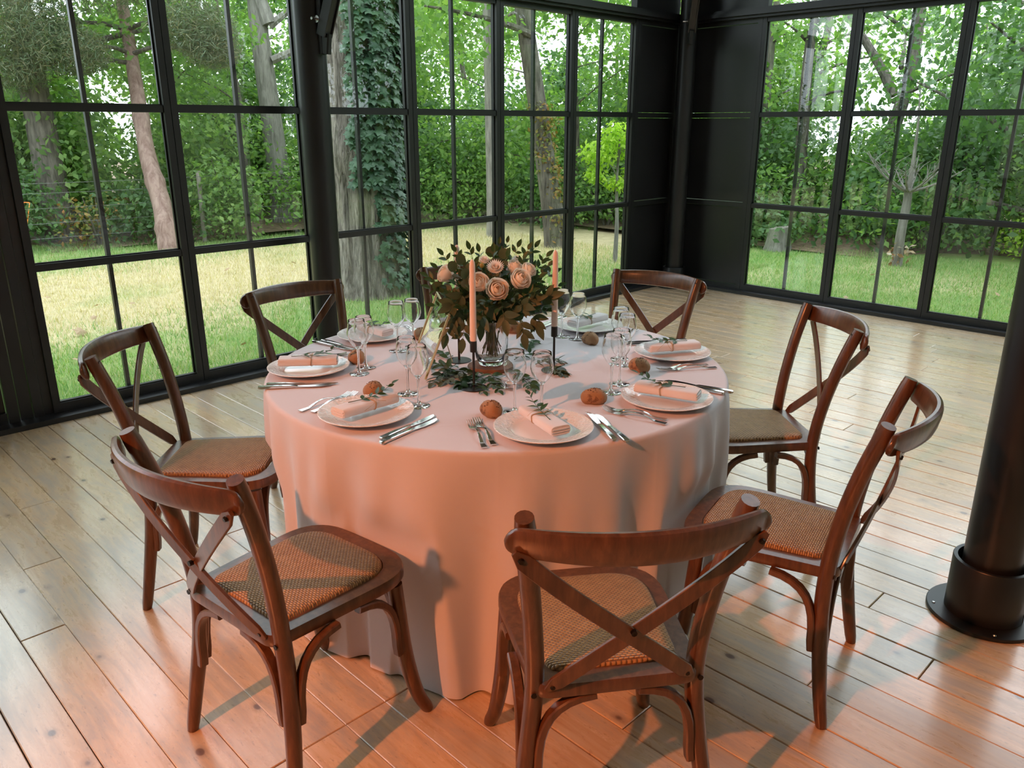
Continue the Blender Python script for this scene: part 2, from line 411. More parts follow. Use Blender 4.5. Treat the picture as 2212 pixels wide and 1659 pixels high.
wf = MB().box((XMIN - .1, YMIN, -.1), (XMIN, WY + .1, CEIL)).build('wall_front', 'plaster', smooth=False); tag(wf, 'plain plastered wall on the far side, behind the viewer', kind='structure')

# ---- glazed walls: local frame u along wall, v outward, z up
SH = 0.038                     # stile / rail width
ZT = [0.03, 0.84, 1.655, 2.46] # bottom rail base and transom centres
pane_mesh = {}
def make_window(n, frame, u0, u1, label):
    """u0,u1: clear glass edges; stiles sit outside them"""
    w = empty('window_%d' % n); w.matrix_world = frame @ Matrix.Translation((u0, 0, 0)); W = u1 - u0
    tag(w, label, kind='structure')
    D0, D1 = 0.0, 0.065
    for s in (-1, 1):
        mb = MB(); a = -SH if s < 0 else W
        mb.box((a, D0, 0.03), (a + SH, D1, ZT[3] + .02)); mb.box((a + (SH if s < 0 else -0.008), 0.03, 0.08), (a + (SH + 0.008 if s < 0 else 0), 0.045, ZT[3] - .02))
        mb.build('stile', 'steel', w, smooth=False)
    for k, z in enumerate(ZT):
        mb = MB(); h = 0.019
        if k == 0: mb.box((0, D0, 0.03), (W, D1, 0.082)); mb.box((0, 0.012, 0.082), (W, 0.04, 0.090))
        else: mb.box((0, D0 + 0.006, z - h), (W, D1, z + h)); mb.box((0, 0.025, z + h), (W, 0.04, z + h + .007))
        mb.build('bottom_rail' if k == 0 else 'transom', 'steel', w, smooth=False)
    for k in range(3):
        zb = 0.082 if k == 0 else ZT[k] + 0.019; zt = ZT[k + 1] - 0.019
        MB().add([(0, .049, zb), (W, .049, zb), (W, .049, zt), (0, .049, zt)], [(0, 1, 2, 3)]).build('pane', 'window_glass', w, smooth=False)
        c = W / 2; MB().box((c - 0.011, 0.056, zb - .01), (c + 0.011, 0.085, zt + .01)).build('glazing_bar', 'steel', w, smooth=False)
    # clerestory light above the beam
    MB().add([(0, .049, 2.56), (W, .049, 2.56), (W, .049, CEIL - .2), (0, .049, CEIL - .2)], [(0, 1, 2, 3)]).build('clerestory_pane', 'window_glass', w, smooth=False)
    for s in (-1, 1):
        a = -SH if s < 0 else W
        MB().box((a, D0, 2.56), (a + SH, D1, CEIL - 0.18)).build('clerestory_stile', 'steel', w, smooth=False)
    return w
def panel_bay(parent, u0, u1):
    e = 0.045
    mb = MB()
    for a, b in ((u0, u0 + e), (u1 - e, u1)): mb.box((a, 0.0, 0.03), (b, 0.06, 2.48))
    mb.build('panel_frame', 'steel', parent, smooth=False)
    zz = [0.05, 0.84, 1.655, 2.46]
    for k, z in enumerate(zz):
        MB().box((u0 + e, 0.004, z - 0.022), (u1 - e, 0.06, z + 0.022)).build('panel_rail', 'steel', parent, smooth=False)
    for k in range(3):
        z0, z1 = zz[k] + .022, zz[k + 1] - .022
        MB().box((u0 + e + .004, 0.022, z0 + .004), (u1 - e - .004, 0.05, z1 - .004)).build('steel_panel', 'steel_panel', parent, smooth=False)
    MB().box((u0, 0.022, 2.56), (u1, 0.05, CEIL - .2)).build('steel_panel', 'steel_panel', parent, smooth=False)

FL = Matrix.Translation((0, WY, 0))                                    # left wall: u = X
FR = Matrix.Translation((WX, WY, 0)) @ Matrix.Rotation(-PI / 2, 4, 'Z')  # right wall: u runs from the corner towards -Y
wl = empty('wall_left'); wl.matrix_world = FL; tag(wl, 'black steel glazed wall facing the ivy tree, with panels and beam', kind='structure')
wr = empty('wall_right'); wr.matrix_world = FR; tag(wr, 'black steel glazed wall facing the stump and bare sapling', kind='structure')
for wparent, ua, ub in ((wl, XMIN, WX + 0.06), (wr, 0, WY - YMIN)):
    MB().box((ua, -0.045, 2.478), (ub, 0.075, 2.56)).build('beam', 'steel', wparent, smooth=False)
    MB().box((ua, -0.075, 2.50), (ub, -0.045, 2.53)).build('beam_lip', 'steel', wparent, smooth=False)
    MB().box((ua, -0.02, CEIL - .2), (ub, 0.075, CEIL)).build('head_beam', 'steel', wparent, smooth=False)
tr1 = MB().box((XMIN, WY - 0.09, 0.0), (WX - 0.02, WY + 0.07, 0.03)).build('trim_1', 'steel', smooth=False)
tag(tr1, 'flat black steel sill along the floor below the ivy-tree windows', kind='structure')
tr2 = MB().box((WX - 0.075, YMIN, 0.0), (WX + 0.07, WY - 0.09, 0.03)).build('trim_2', 'steel', smooth=False)
tag(tr2, 'flat black steel sill along the floor below the stump windows', kind='structure')
wl_desc = ['looking onto the reddish leaning pine trunk', 'right before the grey column, with the forked trunk outside', 'filled by the huge ivy-clad trunk',
           'next to the ivy-clad trunk, thin straight trunk outside', 'with the creeper-covered leaning trunk outside', 'next to the black corner panel, bright green young tree outside']
for k in range(6):
    u0 = 1.185 + 0.87 * k
    make_window(k + 1, FL, u0, u0 + 0.79, 'tall black steel window ' + wl_desc[k])
wr_desc = ['next to the corner panel, tree stump outside', 'with the bare sapling outside', 'with the yellowish bush outside', 'beyond the round column']
for k in range(4):
    u0 = 0.887 + 0.8475 * k
    make_window(k + 7, FR, u0, u0 + 0.768, 'tall black steel window ' + wr_desc[k])
panel_bay(wl, 6.325 + SH + .002, 7.03); panel_bay(wr, 0.02, 0.887 - SH - .002)
# grooved post and panelled bay left of the first window
for (a, b, d) in ((0.925, 0.978, 0.0), (0.985, 1.045, 0.012), (1.05, 1.098, 0.004), (1.102, 1.145, 0.016)):
    MB().box((a, d, 0.03), (b, 0.07, 2.48)).build('post_flat', 'steel', wl, smooth=False)
MB().box((0.07, 0.0, 0.03), (0.92, 0.06, 0.09)).build('panel_rail', 'steel', wl, smooth=False)
MB().box((0.07, 0.026, 0.09), (0.92, 0.05, 0.82)).build('steel_panel', 'steel_panel', wl, smooth=False)
MB().box((0.07, 0.0, 0.82), (0.92, 0.06, 0.862)).build('panel_rail', 'steel', wl, smooth=False)
MB().box((0.07, 0.046, 0.862), (0.88, 0.052, 2.48)).build('pane', 'window_glass', wl, smooth=False)
MB().box((0.885, 0.0, 0.862), (0.92, 0.06, 2.48)).build('stile', 'steel', wl, smooth=False)
for k in range(4):
    u0 = -0.85 - 0.87 * k; make_window(11 + k, FL, u0, u0 + 0.79, 'tall black steel window beyond the grooved post, bay %s' % ('one', 'two', 'three', 'four')[k])
for k in range(5):
    u0 = 0.887 + 0.8475 * (k + 4); make_window(15 + k, FR, u0, u0 + 0.768, 'tall black steel window behind the round column, bay %s' % ('one', 'two', 'three', 'four', 'five')[k])

# ---- columns
def column(loc, r, label, collar=True):
    t = empty('steel_column', loc); tag(t, label, 'column')
    MB().lathe([(0, 0.012), (r, 0.012), (r, CEIL - .002), (0, CEIL - .002)], 48).build('shaft', 'steel', t)
    if collar:
        ro = r * 1.33; ri = r * 1.16
        MB().lathe([(ri, 0.014), (ro, 0.014), (ro, 0.20), (ro - .002, 0.203), (ri + .001, 0.203), (ri, 0.20), (ri, 0.016)], 48).build('collar', 'steel', t)
        ro2 = r * 1.95
        fl = MB().lathe([(r, 0.001), (ro2, 0.001), (ro2, 0.011), (ro2 - .002, 0.013), (r, 0.013)], 48).build('base_flange', 'steel', t)
        for k in range(4):
            q = 0.5 + k * PI / 2
            MB().lathe([(0, 0.0165), (0.004, 0.0162), (0.006, 0.0131)], 10, (ro2 * .88 * math.cos(q), ro2 * .88 * math.sin(q), 0)).build('screw', 'bolt_metal', t)
        MB().box((-.0015, -ro - .0012, 0.016), (.0015, -ro + .004, 0.2)).build('collar_seam', 'holder_black', t, smooth=False)
    return t
column((2.775, 0.545, 0), 0.088, 'round black steel column with wide collar standing free on the floor')
colm = column((2.80, 4.55, 0), 0.092, 'round black steel column against the windows behind the dining chair')
colc = column((6.86, 4.60, 0), 0.082, 'round black steel column in the dark corner of the room')
# bracket on the middle column
def channel(p0, p1, side, w, d, name, parent):
    p0, p1 = np.asarray(p0, float), np.asarray(p1, float); t = (p1 - p0) / np.linalg.norm(p1 - p0); side = np.asarray(side, float); nrm = np.cross(t, side)
    MB().sweep([p0, p1], [side, side], [nrm, nrm], w, d).build(name, 'steel', parent, smooth=False)
def knee_bracket(col, base, dirv, nm):
    b = empty('knee_bracket', np.array(base) - np.array(col.location), 0, col); tag(b, nm)
    dv = np.array([dirv[0], dirv[1], 0.0]); sv = np.array([-dirv[1], dirv[0], 0.0])
    for s in (-1, 1):
        channel(dv * 0.0 + sv * .018 * s + (0, 0, 0.0), dv * 0.0 + sv * .018 * s + (0, 0, 0.75), sv, 0.005, 0.028, 'back_plate', b)
        channel(dv * 0.03 + sv * .03 * s + (0, 0, 0.10), dv * 0.42 + sv * .03 * s + (0, 0, 1.05), sv, 0.005, 0.034, 'strut_flange', b)
    channel(dv * 0.05 + (0, 0, 0.10), dv * 0.44 + (0, 0, 1.05), sv, 0.03, 0.005, 'strut_web', b)
    channel(dv * 0.035 + (0, 0, 0.0), dv * 0.05 + (0, 0, 0.11), sv, 0.02, 0.03, 'foot_block', b)
    bo = MB(); p = sv * 0.0; q = -1
    bo.tube([sv * .03 * q + dv * .01 + (0, 0, .19), sv * .075 * q + dv * .01 + (0, 0, .19)], 0.008, 10)
    bo.tube([sv * .027 * q + dv * .01 + (0, 0, .19), sv * .035 * q + dv * .01 + (0, 0, .19)], 0.02, 14)
    bo.build('bolt', 'bolt_metal', b)
knee_bracket(colm, (2.80 + .085 * .25, 4.55 - .085 * .97, 1.97), (0.25, -0.97), 'black steel knee bracket with a shiny bolt on the window column')
knee_bracket(colc, (6.86 - .06, 4.60 - .06, 2.28), (-0.707, -0.707), 'black steel knee bracket high on the dark corner column')
print('room ok')

# ================================================================== OUTDOORS
GZ = -0.15
def straw_mask(x, y):
    s = np.sin(x * 0.9 + 1.3) * 0.5 + np.sin(y * 1.7 + x * 0.6) * 0.35 + np.sin(x * 2.3 - y * 1.1) * 0.25
    band = np.exp(-(np.abs(y - 9.2 - 0.3 * s) / 1.75) ** 3) * (x < 9.8)
    r = np.exp(-((y - 7.2) / 1.4) ** 2) * (x > 7.2) * 0.9
    return np.clip(np.maximum(band, r) * 1.15 + 0.12 * s, 0, 1)
lawn = MB()
N = 69
xs = np.linspace(-22, 46, N); ysl = np.linspace(-22, 46, N)
vs = []
for y in ysl:
    for x in xs:
        inside = x < WX + .4 and y < WY + .4
        hz = GZ + (0.05 * math.sin(x * .7) * math.sin(y * .6) if not inside else -0.3)
        vs.append((x, y, hz))
lawn.add(vs, [(j * N + i, j * N + i + 1, (j + 1) * N + i + 1, (j + 1) * N + i) for j in range(N - 1) for i in range(N - 1)])
lawn_o = tag(lawn.build('lawn', 'lawn_soil', smooth=True), 'patchy green and straw coloured lawn outside the windows', kind='structure')
def gz(x, y): return GZ + 0.05 * math.sin(x * .7) * math.sin(y * .6)
# grass blades
def grass(n, region, keep, name, mat, label, hmul=1.0):
    P = np.array(region(n)); x, y = P[:, 0], P[:, 1]; k = keep(x, y); x, y = x[k], y[k]; m = len(x)
    z = GZ + 0.05 * np.sin(x * .7) * np.sin(y * .6) - 0.005
    a = RNG.uniform(0, 2 * PI, m); h = RNG.uniform(0.025, 0.075, m) * hmul; lean = RNG.uniform(0.2, 1.1, m); w = RNG.uniform(0.0025, 0.005, m)
    c, s = np.cos(a), np.sin(a); V = np.zeros((m, 3, 3), np.float32)
    V[:, 0] = np.c_[x - s * w, y + c * w, z]; V[:, 1] = np.c_[x + s * w, y - c * w, z]; V[:, 2] = np.c_[x + c * h * lean, y + s * h * lean, z + h]
    o = link(name, np_mesh(name, V.reshape(-1, 3), np.arange(m * 3).reshape(-1, 3), mat)); tag(o, label, 'grass', kind='stuff')
def reg_left(n): 
    y = 4.95 + 8.2 * RNG.random(n) ** 1.5; return np.c_[RNG.uniform(0.0, 9.5, n), y]
def reg_right(n):
    x = 7.2 + 4.2 * RNG.random(n) ** 1.3; return np.c_[x, RNG.uniform(0.5, 7.5, n)]
leaf_mat('straw_blade', [(0.68, 0.56, 0.36), (0.76, 0.65, 0.46), (0.54, 0.48, 0.25), (0.80, 0.72, 0.55)], 0.25)
leaf_mat('green_blade', [(0.15, 0.31, 0.085), (0.21, 0.39, 0.11), (0.30, 0.44, 0.15), (0.50, 0.51, 0.26)], 0.3)
grass(150000, reg_left, lambda x, y: (RNG.random(len(x)) > straw_mask(x, y)) & ~((x < WX + .2) & (y < WY + .12)), 'green_grass', 'green_blade', 'green grass blades growing on the lawn in front of the ivy-clad tree')
grass(150000, reg_left, lambda x, y: RNG.random(len(x)) < straw_mask(x, y), 'dry_grass', 'straw_blade', 'dry straw-coloured grass patches on the lawn before the forest')
grass(90000, reg_right, lambda x, y: RNG.random(len(x)) > 0.7 * straw_mask(x, y), 'green_grass', 'green_blade', 'green grass on the lawn around the bare sapling', 0.8)
# forest floor litter
li = MB(); li.add([(-14, 12.6, GZ + .03), (9.3, 12.3, GZ + .03), (10.9, 9.9, GZ + .03), (10.9, -13, GZ + .03), (40, -13, GZ + .10), (40, 40, GZ + .10), (-14, 40, GZ + .10)], [(0, 1, 2, 3, 4, 5, 6)])
tag(li.build('forest_floor', 'leaf_litter', smooth=False), 'brown leaf litter under the trees beyond the lawn', kind='structure')

# ---- foliage
def leaves_np(P, Nrm, size, aspect=0.55, jitter=1.0):
    m = len(P)
    a = RNG.normal(size=(m, 3)) * jitter + Nrm; a /= np.linalg.norm(a, axis=1, keepdims=True) + 1e-9
    t = RNG.normal(size=(m, 3)); t[:, 2] -= 0.5; t -= a * (t * a).sum(1, keepdims=True); t /= np.linalg.norm(t, axis=1, keepdims=True) + 1e-9
    b = np.cross(a, t); L = (size * RNG.uniform(0.65, 1.3, m))[:, None]; W = L * aspect
    V = np.zeros((m, 4, 3), np.float32)
    V[:, 0] = P; V[:, 1] = P + t * L * 0.45 + b * W * 0.5 + a * L * .06; V[:, 2] = P + t * L; V[:, 3] = P + t * L * 0.45 - b * W * 0.5 + a * L * .06
    return V.reshape(-1, 3), np.arange(m * 4).reshape(-1, 4)
def blob_points(blobs):
    Ps, Ns = [], []
    for (c, rad, n) in blobs:
        d = RNG.normal(size=(n, 3)); d /= np.linalg.norm(d, axis=1, keepdims=True); r = RNG.random((n, 1)) ** 0.42
        Ps.append(np.asarray(c) + d * r * np.asarray(rad)); nn = d.copy(); nn[:, 2] += 0.9; Ns.append(nn)
    return np.concatenate(Ps), np.concatenate(Ns)
def foliage(name, blobs, size, mat, parent, aspect=0.55):
    P, Nn = blob_points(blobs); V, F = leaves_np(P, Nn, size, aspect)
    o = link(name, np_mesh(name, V, F, mat), parent); o['kind'] = 'stuff'; return o
def trunk(mb, pts, r0, r1, n=12, seg=5, wob=0.0, flare=0.0):
    P = catmull(pts, seg); m = len(P); R = []
    for i, p in enumerate(P):
        t = i / (m - 1); R.append(r0 + (r1 - r0) * t + flare * math.exp(-t * 22))
    P = [p + np.array([random.gauss(0, wob), random.gauss(0, wob), 0]) if 0 < i < m - 1 else p for i, p in enumerate(P)]
    mb.tube(P, R, n); return mb
def forest_tree(base, h, r, label, group=None, lean=(0, 0), leafmat='forest_leaf', n=2600, crown=None, barkm='forest_bark', size=0.13, fork=False, low=0.35, cat='tree', name='tree', branches=6):
    t = empty(name, base); tag(t, label, cat, group)
    top = np.array([lean[0], lean[1], h]); mid = top * 0.5 + np.array([random.gauss(0, .12), random.gauss(0, .12), 0])
    mb = MB(); trunk(mb, [(0, 0, -0.1), top * 0.25 + (mid - top * .5) * .6, mid, top * 0.78, top], r, r * 0.35, 12, 5, 0, r * .35)
    mb.build('trunk', barkm, t)
    bl = []
    cr = crown or h * 0.28
    for k in range(branches):
        f = low + (0.95 - low) * (k + random.random() * .6) / branches; p = top * f; q = random.uniform(0, 2 * PI); L = cr * random.uniform(0.6, 1.15)
        e = p + np.array([math.cos(q) * L, math.sin(q) * L, L * random.uniform(0.15, 0.6)])
        mbb = MB(); rr0 = r * (0.45 - 0.3 * f); mbb.tube(bez(p, p + (e - p) * .3 + (0, 0, .1), p + (e - p) * .7 + (0, 0, .05), e, 6), [rr0, rr0 * .8, rr0 * .65, rr0 * .5, rr0 * .4, rr0 * .25], 7); mbb.build('branch', barkm, t)
        for w in (0.55, 1.0):
            bl.append((p + (e - p) * w, np.array([cr * .5, cr * .5, cr * .36]) * random.uniform(.7, 1.15), n // (2 * branches)))
    if fork:
        mbb = MB(); p = top * .42; e = p + np.array([fork[0], fork[1], h * .4]); mbb.tube(bez(p, p + (e - p) * .2 + (0, 0, .2), p + (e - p) * .6, e, 7), np.linspace(r * .6, r * .25, 7), 9); mbb.build('fork', barkm, t)
    foliage('foliage', bl, size, leafmat, t)
    return t
def shrub(base, w, h, n, mat, label, group, size=0.11, name='shrub', cat='shrub'):
    t = empty(name, base); tag(t, label, cat, group); bl = []
    for k in range(5):
        q = random.uniform(0, 2 * PI); L = w * random.uniform(.15, .5); e = np.array([math.cos(q) * L, math.sin(q) * L, h * random.uniform(.55, .95)])
        mb = MB(); mb.tube(bez((0, 0, -.05), (e[0] * .2, e[1] * .2, h * .3), (e[0] * .7, e[1] * .7, h * .6), e, 6), np.linspace(.022, .006, 6), 6); mb.build('stem', 'forest_bark', t)
        bl.append((e * (1, 1, .8), (w * .42, w * .42, h * .32), n // 8)); bl.append((e * (1, 1, .4), (w * .45, w * .45, h * .3), n // 10))
    foliage('foliage', bl, size, mat, t); return t

# the ivy-clad oak close to the glass
ivy_c = np.array([4.90, 7.12])
ivy = empty('ivy_oak', (ivy_c[0], ivy_c[1], gz(*ivy_c))); tag(ivy, 'huge rough grey oak trunk with ivy climbing its side, close outside the window', 'tree')
na, nz = 96, 70
vs = []; ridge = RNG.uniform(0, 6.28, 40)
def trunk_r(q, z):
    base = 0.365 + 0.10 * math.exp(-z * 3.5) + 0.012 * z
    r = base + 0.012 * math.sin(13 * q + 1.2 * math.sin(z * 1.7)) + 0.010 * math.sin(29 * q + 2.0 * math.sin(z * 2.3 + q * 3)) + 0.006 * math.sin(47 * q + z * 5)
    dq = (q - 3.55 + PI) % (2 * PI) - PI
    r += 0.07 * math.exp(-(dq / .28) ** 2 - ((z - 1.45) / .22) ** 2)          # burl
    return r
HT = 6.0
for j in range(nz):
    z = -0.1 + (HT + .1) * (j / (nz - 1)) ** 1.3
    for i in range(na):
        q = 2 * PI * i / na; r = trunk_r(q, max(z, 0)); vs.append((r * math.cos(q) + 0.01 * z, r * math.sin(q), z))
mb = MB(); mb.add(vs, [(j * na + i, j * na + (i + 1) % na, (j + 1) * na + (i + 1) % na, (j + 1) * na + i) for j in range(nz - 1) for i in range(na)])
mb.build('trunk', 'oak_bark', ivy, smooth=True)
for k in range(6):
    q = k * 1.05; e = np.array([math.cos(q) * 2.2, math.sin(q) * 2.2, HT + 1.2]); MB().tube(bez((0.06, 0, HT - .6), (math.cos(q) * .5, math.sin(q) * .5, HT), e * .7, e, 7), np.linspace(.2, .05, 7), 10).build('branch', 'oak_bark', ivy)
foliage('foliage', [((math.cos(k * 1.05) * 1.7, math.sin(k * 1.05) * 1.7, HT + 1.2), (1.4, 1.4, .9), 260) for k in range(6)], 0.16, 'forest_leaf', ivy)
# five-lobed ivy leaf, shared mesh
def ivy_leaf_mesh():
    out = [(0, 0), (.30, -.12), (.50, .10), (.34, .30), (.62, .58), (.26, .62), (0, 1.0), (-.26, .62), (-.62, .58), (-.34, .30), (-.50, .10), (-.30, -.12)]
    mb = MB(); mb.add([(x * .9, y, -0.10 * (abs(x)) - .05 * y * y) for x, y in out] + [(0, .45, .05)], [(i, (i + 1) % 12, 12) for i in range(12)]); return mb
ivy_me = ivy_leaf_mesh().mesh('ivy_leaf', 'ivy_leaf', smooth=False)
camdir = math.atan2(-ivy_c[1], -ivy_c[0])
stuffV, stuffF = [], []; cnt = 0
base_iv = np.array(ivy_me.vertices.__len__() * [0]); iv0 = np.array([v.co[:] for v in ivy_me.vertices]); if0 = np.array([p.vertices[:] for p in ivy_me.polygons])
for k in range(2900):
    z = 0.15 + 4.3 * (1 - (1 - random.random()) ** 1.0)
    # ivy covers the right flank (as seen from the room); lower down only a strip near the edge
    left = 0.02 if z > 2.0 else (-0.15 + 0.10 * math.sin(z * 5) - (0.45 if z < 1.05 else 0.05))
    a = random.uniform(-0.28 + (0.0 if z > 1.15 else 0.55), 1.75)
    if z < 0.75 and random.random() < .55: continue
    q = camdir + a
    n = np.array([math.cos(q), math.sin(q), 0.0]); r = trunk_r(q % (2 * PI), z) + random.uniform(.015, .075)
    p = np.array([r * n[0] + .01 * z, r * n[1], z]); s = random.uniform(.06, .11)
    tilt = random.uniform(-.9, -.25); roll = random.gauss(0, .5)
    nn = n * math.cos(tilt) + np.array([0, 0, -math.sin(tilt)]); tt = np.array([0, 0, -1.0]) * math.cos(tilt) + n * (-math.sin(tilt)); bb = np.cross(tt, nn)
    t2 = tt * math.cos(roll) + bb * math.sin(roll); b2 = np.cross(t2, nn)
    Mx = Matrix(((b2[0] * s, t2[0] * s, nn[0] * s, p[0]), (b2[1] * s, t2[1] * s, nn[1] * s, p[1]), (b2[2] * s, t2[2] * s, nn[2] * s, p[2]), (0, 0, 0, 1)))
    if cnt < 280 and a < 1.0 and z < 3.1:
        o = link('ivy_leaf', ivy_me, ivy); o.matrix_local = Mx; cnt += 1
    else:
        A = np.array(Mx)[:3, :3]; stuffF.append(if0 + 13 * len(stuffV)); stuffV.append(iv0 @ A.T + p)
o = link('ivy_growth', np_mesh('ivy_growth', np.concatenate(stuffV), np.concatenate(stuffF), 'ivy_leaf'), ivy); o['kind'] = 'stuff'

# leaning pine
pb_ = np.array([4.63, 11.74]); dpt = depth_of((pb_[0], pb_[1], GZ))
pine = empty('pine_tree', (pb_[0], pb_[1], gz(*pb_))); tag(pine, 'leaning pine with bare kinked pinkish trunk beyond the lawn', 'tree')
pts = []
for (u, v) in [(366, 545), (357, 480), (349, 440), (325, 360), (312, 300), (293, 180), (277, 80), (264, 0), (245, -150), (215, -400)]:
    pts.append(atdepth(u, v, dpt + (545 - v) * .001) - np.array([pb_[0], pb_[1], gz(*pb_)]))
pts[0][2] = -0.08
pm = catmull(pts, 5); mb = MB(); mb.tube(pm, [0.155 - 0.10 * (i / len(pm)) + (0.02 if i % 9 == 4 else 0) for i in range(len(pm))], 14); mb.build('trunk', 'pine_bark', pine)
def needles(blobs, name, parent):
    P, Nn = blob_points(blobs); m = len(P); d = RNG.normal(size=(m, 3)); d /= np.linalg.norm(d, axis=1, keepdims=True); s = np.cross(d, RNG.normal(size=(m, 3))); s /= np.linalg.norm(s, axis=1, keepdims=True)
    L = RNG.uniform(.08, .17, m)[:, None]; V = np.zeros((m, 3, 3), np.float32); V[:, 0] = P - s * .006; V[:, 1] = P + s * .006; V[:, 2] = P + d * L
    o = link(name, np_mesh(name, V.reshape(-1, 3), np.arange(3 * m).reshape(-1, 3), 'pine_needle'), parent); o['kind'] = 'stuff'
bl = []
for (u, v, s, n) in [(60, 60, .75, 6500), (150, 110, .55, 4500), (30, 150, .5, 2500), (420, 60, .6, 4500), (460, 110, .4, 2500), (200, -60, .9, 4000), (380, -80, .8, 4000), (120, -120, .9, 4000)]:
    c = atdepth(u, v, dpt - .6) - np.array([pb_[0], pb_[1], gz(*pb_)]); bl.append((c, (s, s, s * .6), n))
    k = min(range(len(pm)), key=lambda i: abs(pm[i][2] - c[2] - .1)); MB().tube(bez(pm[k], pm[k] + (c - pm[k]) * .4 + (0, 0, .2), pm[k] + (c - pm[k]) * .8, c, 6), np.linspace(.035, .01, 6), 7).build('branch', 'forest_bark', pine)
needles(bl, 'needles', pine)

# named forest trees
forest_tree(ground_dir(95, 14.2), 7.5, .24, 'thick grey trunk standing behind the wire fence beside the leaning pine', barkm='forest_bark', n=3000, low=.28, crown=1.7, fork=(-1.6, .6), size=.12)
forest_tree(ground_dir(600, 15.5), 8, .21, 'tall grey forked tree between the pine and the window column', barkm='pale_bark', n=2600, low=.30, crown=1.8, fork=(-.9, .9), size=.12)
forest_tree(ground_dir(1063, 13.0), 8, .085, 'thin straight grey trunk right of the ivy-clad oak', barkm='pale_bark', n=1800, low=.35, crown=1.5)
crb = ground_dir(1212, 11.8)
cr_t = forest_tree(crb, 7.5, .16, 'leaning grey trunk overgrown with reddish yellow creeper', lean=(-.7, .75), barkm='forest_bark', n=2400, low=.35, crown=1.6)
bl = [((-.7 * f + random.gauss(0, .05), .75 * f + random.gauss(0, .05), 7.5 * f), (.19, .19, .12), 120) for f in np.linspace(.02, .26, 12)]
foliage('creeper', bl, .07, 'rust_leaf', cr_t)
forest_tree(ground_dir(1885, 15.5), 5.2, .15, 'dark leaning forked trunk behind the bare sapling', lean=(.7, -.4), n=800, low=.38, crown=1.9, fork=(.2, 1.6), size=.11)
it = forest_tree(ground_dir(1745, 13.8), 5.5, .11, 'thin dark trunk wrapped in leaves behind the tree stump', lean=(.3, .2), n=900, low=.35, crown=.9)
foliage('creeper', [((0, 0, z), (.16, .16, .25), 70) for z in np.linspace(.6, 3.4, 9)], .08, 'dark_leaf', it)
forest_tree(ground_dir(1660, 15.0), 5.5, .09, 'slender trunk wrapped in green beside the corner panel window', lean=(.1, .1), n=1000, low=.35, crown=.9)
forest_tree(ground_dir(2290, 12.6), 4.6, .14, 'dense dark green tree beyond the yellowish bush', leafmat='dark_leaf', n=5200, low=.12, crown=1.9, size=.12, branches=8)
forest_tree(ground_dir(2470, 12.0), 4.6, .14, 'dense dark green tree at the forest edge beyond the round column', leafmat='dark_leaf', n=4200, low=.15, crown=1.9, size=.12, branches=8)
# rows of background trees
def pix_u(p):
    q = np.array([p[0], p[1], 1.5]) - CAM; return CX + FPX * (q @ RT) / max(.1, q @ FW)
rb = random.Random(11)
for k in range(24):
    u = -500 + k * 138 + rb.uniform(-40, 40); dist = rb.uniform(18, 28)
    if 1760 < u < 2110: continue
    forest_tree(ground_dir(u, dist), (rb.uniform(6.0, 7.5) if u < 1550 else rb.uniform(4.2, 5.2)), rb.uniform(.07, .17), 'tall green leafy tree deep in the forest beyond the lawn', 'trees deep in the forest', lean=(rb.gauss(0, .4), rb.gauss(0, .4)),
                leafmat=rb.choice(['forest_leaf', 'forest_leaf', 'dark_leaf']), n=(5200 if u < 1550 else 2800), low=.06, crown=2.0, size=.16, branches=8)
for (x, y) in [(-6.2 - 1.4 * k, 15.2 + 1.6 * (k % 2)) for k in range(7)] + [(14.5 + 1.6 * (k % 2), -2.5 - 1.4 * k) for k in range(8)] + [(-15.5, 4), (-15.5, 6.5), (-15.5, 9), (-15.5, 11.5), (12.5, -14), (10, -14.5), (7.5, -14.5)]:
    forest_tree((x, y, GZ), 6.0, .12, 'broad leafy tree on the flank of the forest', 'trees along the flanks', n=5200, low=.03, crown=2.2, size=.2, branches=8)
for k in range(16):
    u = -420 + k * 182 + rb.uniform(-40, 40); dist = rb.uniform(14.6, 16.6)
    if 1760 < u < 2110 or 20 < u < 190 or 540 < u < 660: continue
    forest_tree(ground_dir(u, dist), (rb.uniform(3.6, 5.2) if u < 1550 else rb.uniform(2.6, 3.6)), rb.uniform(.035, .07), 'slim young tree with low leafy crown behind the forest edge bushes', 'slim trees behind the edge bushes', lean=(rb.gauss(0, .3), rb.gauss(0, .3)),
                leafmat=rb.choice(['forest_leaf', 'forest_leaf', 'dark_leaf']), n=3400, low=.1, crown=1.4, size=.11, branches=7)
